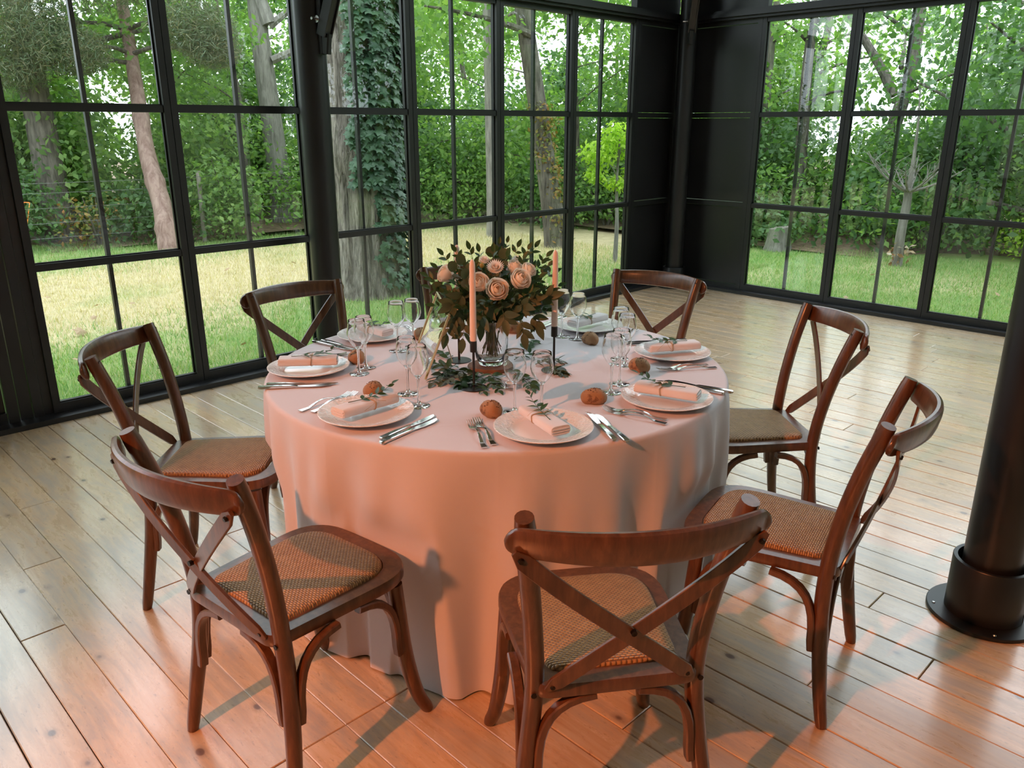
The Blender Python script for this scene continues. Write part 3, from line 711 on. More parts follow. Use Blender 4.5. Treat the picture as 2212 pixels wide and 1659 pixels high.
# understorey at the forest edge
edge = [np.array(p) for p in ((-13.5, 3.0), (-14.0, 8.0), (-13.0, 12.6), (-8.0, 13.0), (-3.0, 13.3), (1.5, 13.4), (5.5, 13.1), (8.6, 12.2), (10.3, 10.6), (11.4, 8.6), (11.8, 6.4), (12.0, 4.0), (12.1, 1.5), (12.1, -1.5), (12.2, -6.0), (12.0, -11.5), (6.5, -13.0))]
for lay, (off, h0, h1, n) in enumerate(((0.0, 0.9, 1.6, 2200), (1.3, 1.9, 2.8, 3200), (3.0, 2.6, 3.8, 3200))):
    for a, b in zip(edge[:-1], edge[1:]):
        L = np.linalg.norm(b - a); m = max(2, int(L / (1.35 + .25 * lay))); nr = np.array([b[1] - a[1], -(b[0] - a[0])]) / L * -1
        for i in range(m):
            p = a + (b - a) * ((i + rb.uniform(.1, .9)) / m) + nr * (off + rb.uniform(-.3, .5)); h = rb.uniform(h0, h1)
            if 1740 < pix_u(p) < 2120: h = min(h, 2.0); n_ = n * 2 // 3
            else: n_ = n
            lab = ('low green bush at the edge of the lawn', 'green shrub behind the first bushes of the forest', 'tall leafy shrub in the depth of the forest')[lay]
            shrub((p[0], p[1], gz(*p)), rb.uniform(1.3, 2.0), h, n_, rb.choice(['forest_leaf', 'forest_leaf', 'dark_leaf']), lab, ('low bushes at the lawn edge', 'second row of shrubs', 'tall forest shrubs')[lay], size=.095 + .02 * lay)
yb = atz(2195, 575, GZ); shrub((yb[0] + .6, yb[1] - .1, gz(*yb[:2])), .8, .75, 700, 'lime_leaf', 'small yellowish green bush at the lawn edge past the bare sapling', None, .07)
rbp = atz(275, 500, GZ); shrub((4.05, 12.75, GZ), .8, .8, 350, 'rust_leaf', 'small reddish brown bush behind the leaning pine trunk', None, .07)
# young bright tree
yt = empty('young_tree', (8.25, 6.44, gz(8.25, 6.44))); tag(yt, 'small bright green young tree on the lawn seen next to the corner panel', 'tree')
MB().tube(catmull([(0, 0, -.05), (.01, 0, .5), (-.01, .01, 1.0), (0, 0, 1.55)], 4), np.linspace(.032, .012, 13), 9).build('trunk', 'pale_bark', yt)
for k in range(5):
    q = k * 1.3; MB().tube([(0, 0, .95 + .1 * k), (.12 * math.cos(q), .12 * math.sin(q), 1.08 + .1 * k), (.24 * math.cos(q), .24 * math.sin(q), 1.15 + .1 * k)], [.01, .007, .004], 6).build('branch', 'pale_bark', yt)
foliage('foliage', [((.0, .05, 1.58), (.24, .24, .17), 420), ((-.18, .18, 1.36), (.24, .24, .16), 400), ((.16, -.12, 1.38), (.2, .2, .15), 320), ((-.2, .2, 1.10), (.16, .16, .10), 160), ((.05, 0, 1.0), (.2, .2, .1), 200), ((.12, -.12, 1.15), (.14, .14, .1), 90)], .065, 'lime_leaf', yt)
# bare sapling
sp = empty('bare_sapling', (10.5, 3.73, gz(10.5, 3.73))); tag(sp, 'bare grey sapling with leafless spreading branches and dry shoots at its foot', 'tree')
MB().tube(catmull([(0, 0, -.05), (-.01, .01, .35), (.01, 0, .75), (.0, .0, .95)], 4), np.linspace(.062, .045, 13), 10).build('trunk', 'pale_bark', sp)
for k in range(11):
    q = k * .62 + .2; L = rb.uniform(.35, .65); up_ = rb.uniform(.15, .75); e = (math.cos(q) * L, math.sin(q) * L, .92 + up_)
    mb = MB(); mb.tube(bez((0, 0, .9), (e[0] * .35, e[1] * .35, .95), (e[0] * .8, e[1] * .8, .95 + up_ * .5), e, 7), np.linspace(.018, .004, 7), 6)
    for j in range(4):
        f = .4 + .15 * j; p = np.array([e[0] * f, e[1] * f, .93 + up_ * f * .8]); w = p + np.array([rb.gauss(0, .13), rb.gauss(0, .13), rb.uniform(.08, .25)]); mb.tube([p, (p + w) / 2 + (0, 0, .02), w], [.006, .004, .002], 5)
    mb.build('branch', 'pale_bark', sp)
MB().tube(catmull([(0, 0, .9), (.02, 0, 1.3), (.05, .02, 1.7), (.04, .05, 2.1)], 4), np.linspace(.03, .006, 13), 7).build('leader', 'pale_bark', sp)
foliage('dry_shoots', [((.0, 0, .16), (.16, .16, .14), 60)], .07, 'dead_leaf', sp)
# stump
st = empty('tree_stump', (10.9, 5.55, gz(10.9, 5.55))); st.scale = (.78, .78, .78); tag(st, 'grey weathered tree stump at the edge of the lawn', 'stump')
vs = []; ns_ = 28
for z, rr_ in ((-.05, .27), (.1, .22), (.25, .195), (.42, .19)):
    for i in range(ns_): q = 2 * PI * i / ns_; r = rr_ * (1 + .07 * math.sin(7 * q) + .04 * math.sin(13 * q + 1)); vs.append((r * math.cos(q), r * math.sin(q), z + (.03 * math.cos(q + 1) if z > .4 else 0)))
mb = MB(); mb.add(vs, [(j * ns_ + i, j * ns_ + (i + 1) % ns_, (j + 1) * ns_ + (i + 1) % ns_, (j + 1) * ns_ + i) for j in range(3) for i in range(ns_)]); mb.build('stump_bark', 'pale_bark', st)
mb = MB(); mb.add([(v[0] * .97, v[1] * .97, v[2]) for v in vs[-ns_:]], [tuple(range(ns_))]); mb.build('cut_face', 'fence_wood', st, smooth=False)
# wire fence
fe = empty('wire_fence', (0, 12.35, GZ)); tag(fe, 'wire fence on thin grey wooden posts between lawn and forest', 'fence')
for k in range(6):
    x = -1.95 + 2.47 * k; MB().tube([(x, 0, -.1), (x + .02, 0, 1.05)], .035, 8).build('post', 'fence_wood', fe)
for z in (.25, .45, .65, .85, .98):
    MB().tube([(-3 + 2.47 * k, -.04, z - .02 * (k % 2)) for k in range(6)], .003, 5).build('wire', 'wire', fe)
# fallen leaves on the lawn
for k, (u, v, s) in enumerate([(178, 705, .10), (196, 680, .05), (105, 640, .05), (160, 770, .06), (120, 858, .05), (487, 585, .07), (635, 572, .06), (430, 655, .05), (1265, 640, .05), (280, 650, .05), (2150, 640, .05), (1830, 640, .04), (1700, 590, .04), (1880, 600, .05), (530, 740, .04), (205, 655, .045)]):
    p = atz(u, v, GZ + .03); o = link('fallen_leaf', ivy_me if k == 0 else ivy_me, None, (p[0], p[1], gz(p[0], p[1]) + .05), (rb.uniform(-.6, .6), rb.uniform(-.6, .6), rb.uniform(0, 6)), s * 1.2)
    o.data = ivy_me.copy() if k == 0 else bpy.data.objects['fallen_leaf'].data
    if k == 0: o.data.materials.clear(); o.data.materials.append(M['dead_leaf'])
    if k == 0: tag(o, 'large curled orange-brown leaf lying on the grass below the first window', 'leaf')
    else: tag(o, 'small pale dry leaf lying on the lawn', 'leaf', 'dry leaves scattered on the lawn')
print('outdoors ok')

# ================================================================== CHAIRS
def rounded_poly(corners, radii, nseg=7):
    out = []; m = len(corners)
    for i in range(m):
        p = np.array(corners[i]); a = np.array(corners[i - 1]); b = np.array(corners[(i + 1) % m]); r = radii[i]
        da = (a - p) / np.linalg.norm(a - p); db = (b - p) / np.linalg.norm(b - p); ang = math.acos(max(-1, min(1, da @ db))); t = r / math.tan(ang / 2)
        p0, p1 = p + da * t, p + db * t
        for k in range(nseg + 1):
            s = k / nseg; out.append(p0 * (1 - s) ** 2 + p * 2 * s * (1 - s) + p1 * s * s)
    return [np.array(q) for q in out]
def densify(P, m=96):
    P = np.array(P + [P[0]]); L = np.r_[0, np.cumsum(np.linalg.norm(np.diff(P, axis=0), axis=1))]; s = np.linspace(0, L[-1], m, endpoint=False)
    return np.c_[np.interp(s, L, P[:, 0]), np.interp(s, L, P[:, 1])]
def make_chair():
    ch = empty('dining_chair')
    for s in (-1, 1):
        P = catmull([(.224 * s, -.228, 0), (.214 * s, -.208, .12), (.190 * s, -.186, .30), (.178 * s, -.184, .45), (.186 * s, -.202, .60), (.202 * s, -.236, .75), (.219 * s, -.280, .890)], 5)
        m = len(P); R = [.0165 + .0045 * min(1, i / 9) for i in range(m)]; R[-1] = .0185; R[0] = .0145
        mb = MB(); mb.tube(P, R, 14); mb.build('back_post', 'chair_wood', ch)
        P = catmull([(.222 * s, .232, 0), (.206 * s, .205, .07), (.192 * s, .182, .20), (.180 * s, .165, .42)], 5)
        mb = MB(); mb.tube(P, [.0145] + [.017 + .004 * min(1, i / 8) for i in range(1, len(P))], 14); mb.build('front_leg', 'chair_wood', ch)
    # bent top rail
    n = 41; mb = MB(); vs = []; K = 14
    for i in range(n):
        t = math.sin(-PI / 2 + PI * i / (n - 1)); y = -.2935 - .070 * max(0.0, 1 - (t / .93) ** 2); f = max(.03, math.sqrt(max(0.0, 1 - max(0.0, (abs(t) - .88) / .12) ** 2)))
        tx = np.array([.258, .070 * 2 * t / .865 if abs(t) < .93 else 0.0, 0]); tx /= np.linalg.norm(tx); u = np.array([0, -.20, .98]); w = np.cross(tx, u); c = np.array([.258 * t, y, .850 + .004 * (1 - t * t)])
        H, T = (.030 + .007 * (1 - t * t)) * f, (.0095 + .004 * (1 - t * t)) * (.5 + .5 * f)
        for k in range(K):
            q = 2 * PI * k / K; cq, sq = math.cos(q), math.sin(q); vs.append(c + u * H * math.copysign(abs(cq) ** .7, cq) + w * T * math.copysign(abs(sq) ** .7, sq))
    mb.add(vs, [(i * K + k, i * K + (k + 1) % K, (i + 1) * K + (k + 1) % K, (i + 1) * K + k) for i in range(n - 1) for k in range(K)] + [tuple(range(K - 1, -1, -1)), tuple((n - 1) * K + k for k in range(K))])
    mb.build('top_rail', 'chair_wood', ch)
    # crossed slats, bowed backwards
    for s in (-1, 1):
        A = np.array([-.243 * s, -.3105, .836]); B = np.array([.158 * s, -.212, .452]); n = 17; P, U, Wd = [], [], []
        Q = bez(A, (-.155 * s, -.318 - .004 * s, .742), (.06 * s, -.262 - .004 * s, .560), B, n)
        for i in range(n):
            t = Q[min(i + 1, n - 1)] - Q[max(i - 1, 0)]; t /= np.linalg.norm(t); w = np.array([0, 1.0, 0]) - t * t[1]; w /= np.linalg.norm(w); P.append(Q[i]); U.append(np.cross(t, w)); Wd.append(w)
        hwl = [.0175 * math.sqrt(max(.12, 1 - max(0, 1 - min(i, n - 1 - i) / 1.0) ** 2)) for i in range(n)]
        MB().sweep(P, U, Wd, hwl, .004).build('cross_slat', 'chair_wood', ch)
        for (p, k) in ((A + (.012 * s, -.006, -.014), 0), (B + (-.012 * s, -.006, .010), 1)):
            MB().tube([p, p + (0, -.005, -.001)], [.0065, .005], 8).build('bolt', 'dark_bolt', ch)
        MB().tube([(.219 * s, -.262, .872), (.219 * s, -.254, .873)], .006, 8).build('bolt', 'dark_bolt', ch)
        MB().tube([(.183 * s, -.206, .435), (.183 * s, -.208, .435)], .0065, 8).build('bolt', 'dark_bolt', ch)
    MB().tube([(0, -.272, .622), (0, -.288, .622)], .0065, 8).build('bolt', 'dark_bolt', ch)
    # seat frame ring + woven pad
    outl = densify(rounded_poly([(-.217, .228), (.217, .228), (.182, -.212), (-.182, -.212)], [.125, .125, .045, .045]))
    m = len(outl); c = np.array([0, .01]); vs = []; prof = [(1.0, .428), (1.012, .436), (1.012, .452), (1.0, .460), (.80, .460), (.79, .456), (.79, .432), (.80, .428)]
    for (sc, z) in prof:
        for p in outl: q = c + (p - c) * sc; vs.append((q[0], q[1] + (.006 * math.cos(q[0] * 6) if q[1] > .1 else 0), z))
    k = len(prof); fs = [(a * m + i, a * m + (i + 1) % m, ((a + 1) % k) * m + (i + 1) % m, ((a + 1) % k) * m + i) for a in range(k) for i in range(m)]
    MB().add(vs, fs).build('seat_frame', 'chair_wood', ch)
    vs = []; rings = [(.80, .455), (.80, .464), (.785, .470), (.74, .4735), (.60, .4755), (.40, .4765), (.2, .477)]
    for (sc, z) in rings:
        for p in outl: q = c + (p - c) * sc; vs.append((q[0], q[1], z))
    vs.append((c[0], c[1], .477)); k = len(rings); fs = [(a * m + i, a * m + (i + 1) % m, (a + 1) * m + (i + 1) % m, (a + 1) * m + i) for a in range(k - 1) for i in range(m)] + [((k - 1) * m + i, (k - 1) * m + (i + 1) % m, k * m) for i in range(m)]
    MB().add(vs, fs).build('woven_seat', 'woven_rattan', ch, smooth=True)
    # bentwood braces under the seat
    feet = {(-1, -1): ((-.198, -.194), .184), (1, -1): ((.198, -.194), .184), (-1, 1): ((-.190, .178), .17), (1, 1): ((.190, .178), .17)}
    for (sx, sy) in feet:
        for axis in (0, 1):
            px, py = feet[(sx, sy)][0]; d = np.array([-sx, 0, 0.0]) if axis == 0 else np.array([0, -sy, 0.0])
            o = np.array([px, py, 0]) + d * .026 + (np.array([0, sy * .004, 0]) if axis == 0 else np.array([sx * .004, 0, 0]))
            P = [o + (0, 0, .215) + d * -.004] + bez(o + (0, 0, .245), o + (0, 0, .36), o + d * .03 + (0, 0, .412), o + d * .125 + (0, 0, .419), 9)
            sd = np.cross(d, (0, 0, 1.0)); U = [sd] * len(P); Wd = []
            for i in range(len(P)):
                t = P[min(i + 1, len(P) - 1)] - P[max(i - 1, 0)]; Wd.append(np.cross(t, sd))
            MB().sweep(P, U, Wd, .0125, .0095).build('brace', 'chair_wood', ch)
    return ch
POSES = {1: (.893, 1.690, -83.3), 2: (1.098, 2.562, -133.2), 3: (1.792, 2.897, 180.3), 5: (2.889, 2.190, 96.2), 6: (2.698, 1.426, 48.3), 7: (2.032, .958, 13.6), 8: (1.280, 1.019, -35.4)}
TC = np.array([1.8856, 1.980])
b4 = math.radians(53); POSES[4] = (TC[0] + 1.02 * math.cos(b4), TC[1] + 1.02 * math.sin(b4), 53 + 90)
CL = {1: 'brown cross-back chair with amber light and a cross-shaped shadow on its seat', 2: 'brown cross-back chair beside the leftmost window with the orange leaf outside',
      3: 'brown cross-back chair before the window column, seat hidden by the table', 4: 'reddish brown cross-back chair almost hidden behind the bouquet',
      5: 'orange-brown cross-back chair before the dark corner column', 6: 'brown cross-back chair with bluish shine on its seat, before the open floor',
      7: 'dark brown cross-back chair turned sideways beside the free-standing round column', 8: 'light brown cross-back chair with its back fully turned, golden woven seat'}
ch0 = make_chair()
for i in sorted(POSES):
    o = ch0 if i == 1 else copy_tree(ch0)
    x, y, a = POSES[i]; o.location = (x, y, 0); o.rotation_euler = (0, 0, math.radians(a)); tag(o, CL[i], 'chair', 'cross-back chairs around the table')

# ================================================================== TABLE
TZ = 0.755; TR = 0.795
tb = empty('round_table', (TC[0], TC[1], 0)); tag(tb, 'round banquet table hidden under the floor-length cloth', 'table')
MB().lathe([(0, .715), (TR - .03, .715), (TR - .015, .722), (TR - .015, .744), (TR - .02, .748), (0, .748)], 64).build('tabletop', 'slice_wood', tb)
for k in range(4):
    q = PI / 4 + k * PI / 2; MB().tube([(.42 * math.cos(q), .42 * math.sin(q), .715), (.46 * math.cos(q), .46 * math.sin(q), 0)], .016, 10).build('leg', 'steel', tb)
# cloth: flat disc, rounded edge, folds opening towards the hem
lobes = []; a = -178.0; rl = random.Random(5)
fixed = [(177, .055, 4, .75), (-173, .075, 4.5, .8), (-161, .06, 4.0, .85), (-146.5, .115, 8.0, .95), (-130.5, .085, 5.5, 1.0), (-119, .05, 4, .9), (-109, .06, 4.5, .8), (-99, .06, 4.0, .8), (-88, .07, 4.5, .7), (-77, .06, 4.0, .7), (-67, .065, 4.0, .7), (-56, .06, 4.5, .8), (-42, .06, 6, .9), (-24, .07, 7, 1), (-6, .07, 7, 1), (12, .06, 7, 1), (32, .07, 8, 1), (52, .06, 7, 1), (72, .07, 8, 1), (92, .06, 7, 1), (110, .07, 7, 1), (128, .06, 6, 1), (145, .065, 5, .9), (156, .055, 4, .9), (167, .06, 4, .8)]
na = 720; rows_c = []
TUCK = [(math.hypot(x - TC[0], y - TC[1]), math.degrees(math.atan2(y - TC[1], x - TC[0]))) for (x, y, _) in POSES.values()]
def cloth_r(qd, t):
    """t: 0 at table edge .. 1 at hem"""
    f = 0.0
    for (c, am, w, ex) in fixed:
        d = (qd - c + 180) % 360 - 180
        if abs(d) > 40: continue
        d2 = d - 3.0 * (1 - t) * math.sin(c)       # folds drift slightly
        f += am * math.exp(-(abs(d2) / w) ** 2.2) * t ** ex
    wav = 0.012 * math.sin(math.radians(qd * 3 + 20)) * t
    r = TR + .004 - 0.070 * t ** 1.0 + f * 1.5 + wav
    for (D, bq) in TUCK:                            # the cloth gives way where a seat is pushed in
        d = abs((qd - bq + 180) % 360 - 180)
        if d < 28:
            lim = (D - .25) / max(.5, math.cos(math.radians(min(d, 20)))); w = min(1, max(0, (28 - d) / 9)) * min(1, max(0, (t - .22) / .16))
            if r > lim: r += (lim - r) * w * w * (3 - 2 * w)
    return r
prof = [(0.0, None), (.25, None), (.5, None), (.7, None), (.76, None), (.785, None)]
vs = []
for r, _ in prof:
    for i in range(na): q = 2 * PI * i / na; vs.append((max(r, .001) * math.cos(q), max(r, .001) * math.sin(q), TZ))
edge_rows = [(.0, .000), (.006, .0015), (.010, .006), (.012, .013)]
for (dr, dz) in edge_rows:
    for i in range(na): q = 2 * PI * i / na; r = .787 + dr; vs.append((r * math.cos(q), r * math.sin(q), TZ - dz))
ts = np.linspace(0.03, 1, 30)
for t in ts:
    for i in range(na):
        q = 2 * PI * i / na; qd = math.degrees(q); qd = qd - 360 if qd > 180 else qd
        r = cloth_r(qd, t); z = TZ - .013 - t * (TZ - .013 - .006); vs.append((r * math.cos(q), r * math.sin(q), z))
nr = len(vs) // na
cl = MB(); cl.add(vs, [(j * na + i, j * na + (i + 1) % na, (j + 1) * na + (i + 1) % na, (j + 1) * na + i) for j in range(nr - 1) for i in range(na)])
clo = cl.build('tablecloth', 'linen_cloth', None, smooth=True, loc=(TC[0], TC[1], 0)); tag(clo, 'white floor-length cloth draped in folds over the round table', 'tablecloth')
TOP = TZ + .0005

# ================================================================== PLACE SETTINGS
def tpos(r, ang, z=0.0):
    q = math.radians(ang); return Vector((TC[0] + r * math.cos(q), TC[1] + r * math.sin(q), TOP + z))
def make_plate():
    e = empty('dinner_plate')
    MB().lathe([(0, .004), (.074, .004), (.080, .002), (.084, .000), (.088, .003), (.136, .017), (.1395, .019), (.140, .0205), (.138, .0215), (.092, .0095), (.0915, .0093)], 72).build('rim', 'porcelain_rim', e)
    MB().lathe([(.0915, .0093), (.086, .0075), (.078, .0068), (0, .0068)], 72).build('well', 'porcelain', e)
    return e
def fork_mesh():
    mb = MB(); n = 16; P, U, Wd, hw, ht = [], [], [], [], []
    ys = np.linspace(-.10, .045, n)
    for y in ys:
        s = (y + .10) / .145; z = .004 + .012 * math.sin(PI * min(1, max(0, (s - .25) / .75))) * (1 if s > .25 else 0)
        P.append((0, y, z)); U.append((1, 0, 0)); Wd.append((0, 0, 1)); hw.append(.0085 - .0062 * math.sin(PI * min(1, s * 1.25) * .5) if s < .8 else .0028 + .0085 * ((s - .8) / .2) ** 1.3); ht.append(.0016)
    mb.sweep(P, U, Wd, hw, ht)
    for k in range(4):
        x = -.0095 + k * .0063
        mb.sweep([(x * .95, .043, .0045), (x, .06, .0025), (x, .082, .004), (x * .97, .102, .0095)], [(1, 0, 0)] * 4, [(0, 0, 1)] * 4, [.0021, .0019, .0017, .0010], .0011)
    return mb.mesh('fork', 'cutlery_steel', 'auto')
def knife_mesh():
    mb = MB()
    mb.sweep([(0, -.110, .006), (0, -.104, .006), (0, -.05, .006), (0, .005, .0055), (0, .015, .005)], [(1, 0, 0)] * 5, [(0, 0, 1)] * 5, [.005, .0085, .0075, .006, .005], [.003, .0045, .0045, .0035, .002])
    mb.sweep([(0, .012, .005), (.002, .05, .005), (.003, .09, .005), (.0, .112, .005), (-.005, .122, .005)], [(1, 0, 0)] * 5, [(0, 0, 1)] * 5, [.0055, .0095, .0095, .007, .0012], [.0012, .001, .0009, .0007, .0005])
    return mb.mesh('knife', 'cutlery_steel', 'auto')
def make_glass():
    e = empty('wine_glass')
    out = [(.0065, .090), (.012, .096), (.022, .108), (.030, .122), (.0338, .136), (.0342, .148), (.032, .163), (.0292, .178), (.0272, .190)]
    inn = [(r - .0010, z) for r, z in out[::-1][:-1]] + [(.0075, .0975), (.0001, .0965)]
    MB().lathe([(.0001, .0945)] + out + [(.0270, .1904), (.0264, .1904)] + inn, 40).build('bowl', 'solid_glass', e, smooth='auto')
    MB().lathe([(0, .0945), (.0060, .0925), (.0055, .085), (.0040, .070), (.0036, .045), (.0042, .020), (.0065, .008), (.012, .0035), (0, .0035)], 20).build('stem', 'solid_glass', e, smooth=True)
    MB().lathe([(0, .0), (.0335, .0), (.034, .0008), (.033, .0016), (.012, .0034), (0, .0042)], 40).build('foot', 'solid_glass', e, smooth=True)
    return e
def make_bread(seed):
    e = empty('bread_roll'); rs = random.Random(seed); nu, nv = 28, 16; vs = []
    for j in range(nv + 1):
        th = PI * j / nv
        for i in range(nu):
            ph = 2 * PI * i / nu; d = np.array([math.sin(th) * math.cos(ph), math.sin(th) * math.sin(ph), math.cos(th)])
            k = 1 + .05 * math.sin(3 * ph + seed) * math.sin(th) + .03 * math.sin(5 * ph + 2 * th + seed)
            z = d[2] * .027 * k; z = max(z, -.019); vs.append((d[0] * .041 * k * (1 - .06 * d[2]), d[1] * .030 * k, z + .019))
    mb = MB(); mb.add(vs, [(j * nu + i, j * nu + (i + 1) % nu, (j + 1) * nu + (i + 1) % nu, (j + 1) * nu + i) for j in range(nv) for i in range(nu)]); mb.build('crust', 'bread_crust', e, smooth=True)
    mb = MB()
    for k in range(26):
        ph = rs.uniform(0, 2 * PI); th = rs.uniform(0, 1.0); d = np.array([math.sin(th) * math.cos(ph), math.sin(th) * math.sin(ph), math.cos(th)]); c = np.array([d[0] * .041, d[1] * .030, d[2] * .027 + .0192]); q = rs.uniform(0, PI); a_ = np.array([math.cos(q), math.sin(q), 0]) * .0028
        mb.tube([c - a_, c, c + a_], [.0004, .0013, .0004], 5)
    o = mb.build('seeds', 'seed', e); o['kind'] = 'stuff'
    return e
def leaf_blade(w, bend=.12, n=5):
    """pointed leaf of unit length along +y"""
    mb = MB(); vs = []; fs = []
    for i in range(n + 1):
        t = i / n; hw = w * .5 * math.sin(PI * (t ** .8)) ** .9 if 0 < t < 1 else 0.004
        z = -bend * t * t
        vs += [(-hw, t, z + hw * .25), (0, t, z), (hw, t, z + hw * .25)]
    for i in range(n): 
        for k in range(2): a_ = i * 3 + k; fs.append((a_, a_ + 1, a_ + 4, a_ + 3))
    return mb.add(vs, fs)
def round_leaf(w, n=12):
    vs = [(0, .5, .0)]; fs = []
    for i in range(n): q = 2 * PI * i / n - PI / 2; vs.append((w * .5 * math.cos(q), .5 + .5 * math.sin(q), .06 * math.cos(2 * q)))
    return MB().add(vs, [(0, 1 + i, 1 + (i + 1) % n) for i in range(n)])
LEAF_THIN = leaf_blade(.48).mesh('leaf', 'bouquet_leaf', True); LEAF_BROAD = leaf_blade(.46, .18, 6).mesh('leaf', 'eucalyptus_leaf', True); LEAF_ROUND = round_leaf(.95).mesh('leaf', 'eucalyptus_leaf', True)
def orient(o, p, d, nrm, s):
    d = Vector(d).normalized(); nrm = Vector(nrm); nrm = (nrm - d * nrm.dot(d)).normalized(); x = d.cross(nrm)
    o.matrix_local = Matrix(((x[0] * s, d[0] * s, nrm[0] * s, p[0]), (x[1] * s, d[1] * s, nrm[1] * s, p[1]), (x[2] * s, d[2] * s, nrm[2] * s, p[2]), (0, 0, 0, 1)))
def sprig_on(parent, P, leafmesh, nl, size, rs, stem_r=.0012, matstem='stem_green', spread=.9, two=True, upn=(0, 0, 1), tip=True, start=.15):
    P = [np.asarray(p, float) for p in P]; Q = catmull(P, 6); m = len(Q)
    MB().tube(Q, np.linspace(stem_r, stem_r * .4, m), 5).build('stem', matstem, parent)
    for k in range(nl):
        f = start + (1 - start) * (k + .5) / nl; i = min(m - 2, int(f * (m - 1))); t = Q[i + 1] - Q[i]; t /= np.linalg.norm(t) + 1e-9
        sd = np.cross(t, np.array(upn) + rs.gauss(0, .25)); sd /= np.linalg.norm(sd) + 1e-9
        for s in ((-1, 1) if two else (rs.choice((-1, 1)),)):
            dv = t * .7 + sd * s * spread + np.array([rs.gauss(0, .15), rs.gauss(0, .15), rs.gauss(0, .15) + .1])
            o = link('leaf', leafmesh, parent); orient(o, Q[i], dv, np.array(upn) + np.array([rs.gauss(0, .35), rs.gauss(0, .35), rs.gauss(0, .2)]), size * rs.uniform(.75, 1.2) * (1 - .35 * f))
    if tip:
        o = link('leaf', leafmesh, parent); orient(o, Q[-1], Q[-1] - Q[-2], np.array(upn) + .01, size * .8)
def make_napkin(rs, tilt=0.0):
    e = empty('napkin')
    # folded roll: long axis y, layered section
    n = 26; L = .098; W, H = .031, .0145; sec = []
    for i in range(n):
        q = 2 * PI * i / n; c, s = math.cos(q), math.sin(q); sec.append((W * math.copysign(abs(c) ** .45, c), H + H * math.copysign(abs(s) ** .6, s)))
    vs = []; ysn = (-L, -L + .003, -.05, 0, .012, .06, L - .003, L)
    for y in ysn:
        k = .955 if abs(y) == L else (.93 if y == .012 else 1.0)
        for (x, z) in sec: vs.append((x * (k if y != .012 else .96), y + x * .05, H + (z - H) * k))
    mb = MB(); m = len(ysn); mb.add(vs, [(j * n + i, j * n + (i + 1) % n, (j + 1) * n + (i + 1) % n, (j + 1) * n + i) for j in range(m - 1) for i in range(n)] + [tuple(range(n - 1, -1, -1)), tuple((m - 1) * n + i for i in range(n))])
    mb.build('folded_cloth', 'napkin_cloth', e)
    for z, w in ((.006, .026), (.0125, .0285), (.0195, .027)):          # visible layers at both ends
        for s in (-1, 1):
            MB().sweep([(-w, s * (L + .0008) - w * .05, z), (0, s * (L + .0015), z), (w, s * (L + .0008) + w * .05, z)], [(0, 1, 0)] * 3, [(0, 0, 1)] * 3, .002, .0021).build('fold_edge', 'napkin_cloth', e)
    tw = MB(); ring = []
    for i in range(25):
        q = 2 * PI * i / 24; c, s = math.cos(q), math.sin(q); ring.append(((W * .975 + .001) * math.copysign(abs(c) ** .45, c), .012 + .0015 * math.sin(q * 3), H + (H * .94 + .0012) * math.copysign(abs(s) ** .6, s)))
    tw.tube(ring, .0008, 5, caps=False); tw.tube([(p[0], p[1] + .003, p[2]) for p in ring], .0008, 5, caps=False)
    for k in range(4):
        s = rs.choice((-1, 1)); tw.tube(bez((0, .012, .0305), (s * .012, .012 + rs.gauss(0, .012), .042), (s * .03, .012 + rs.gauss(0, .02), .036), (s * rs.uniform(.03, .045), .012 + rs.gauss(0, .03), rs.uniform(.010, .028)), 8), .0006, 4)
    tw.build('twine', 'twine', e)
    sp_ = empty('sprig', (0, 0, 0), 0, e)
    a0 = rs.uniform(-.25, .25)
    sprig_on(sp_, [(-.02 * math.sin(a0) * 3, -.055, .033), (0, .01, .033), (.02 * math.sin(a0), .055, .040), (.03 * math.sin(a0), .095, .056)], LEAF_THIN, 5, .036, rs, two=True)
    return e
SET = [(-122.5, .662), (-170.2, .645), (141.0, .657), (97.7, .640), (54.0, .655), (10.8, .655), (-33.6, .658), (-81.4, .661)]
WHO = ['before the chair with golden seat', 'before the chair with cross-shaped shadow', 'before the chair beside the orange-leaf window', 'before the chair at the window column', 'hidden behind the bouquet', 'before the chair at the dark corner', 'before the chair with bluish seat', 'before the chair beside the round column']
fork_me, knife_me = fork_mesh(), knife_mesh(); plate0 = make_plate(); glass0 = make_glass()
first = {'p': True, 'g': True}
GL = [[(.490, -127.6), (.506, -118.6)], [(.490, -162.8), (.421, -176.0)], [(.483, 147.5), (.462, 139.2)], [(.425, 108.5), (.415, 97.5)], [(.47, 61), (.48, 50)], [(.480, 13.5), (.480, 4.6)], [(.452, -34.0), (.455, -44.6)], [(.478, -84.2), (.461, -72.8)]]
BR = [(.518, -135.5), (.510, 176.5), (.508, 130.6), (.484, 85.2), (.480, 38.1), (.468, -4.8), (.500, -52.3), (.505, -97.6)]
NAPROT = [14, -8, 0, -6, 5, -10, 4, 8]
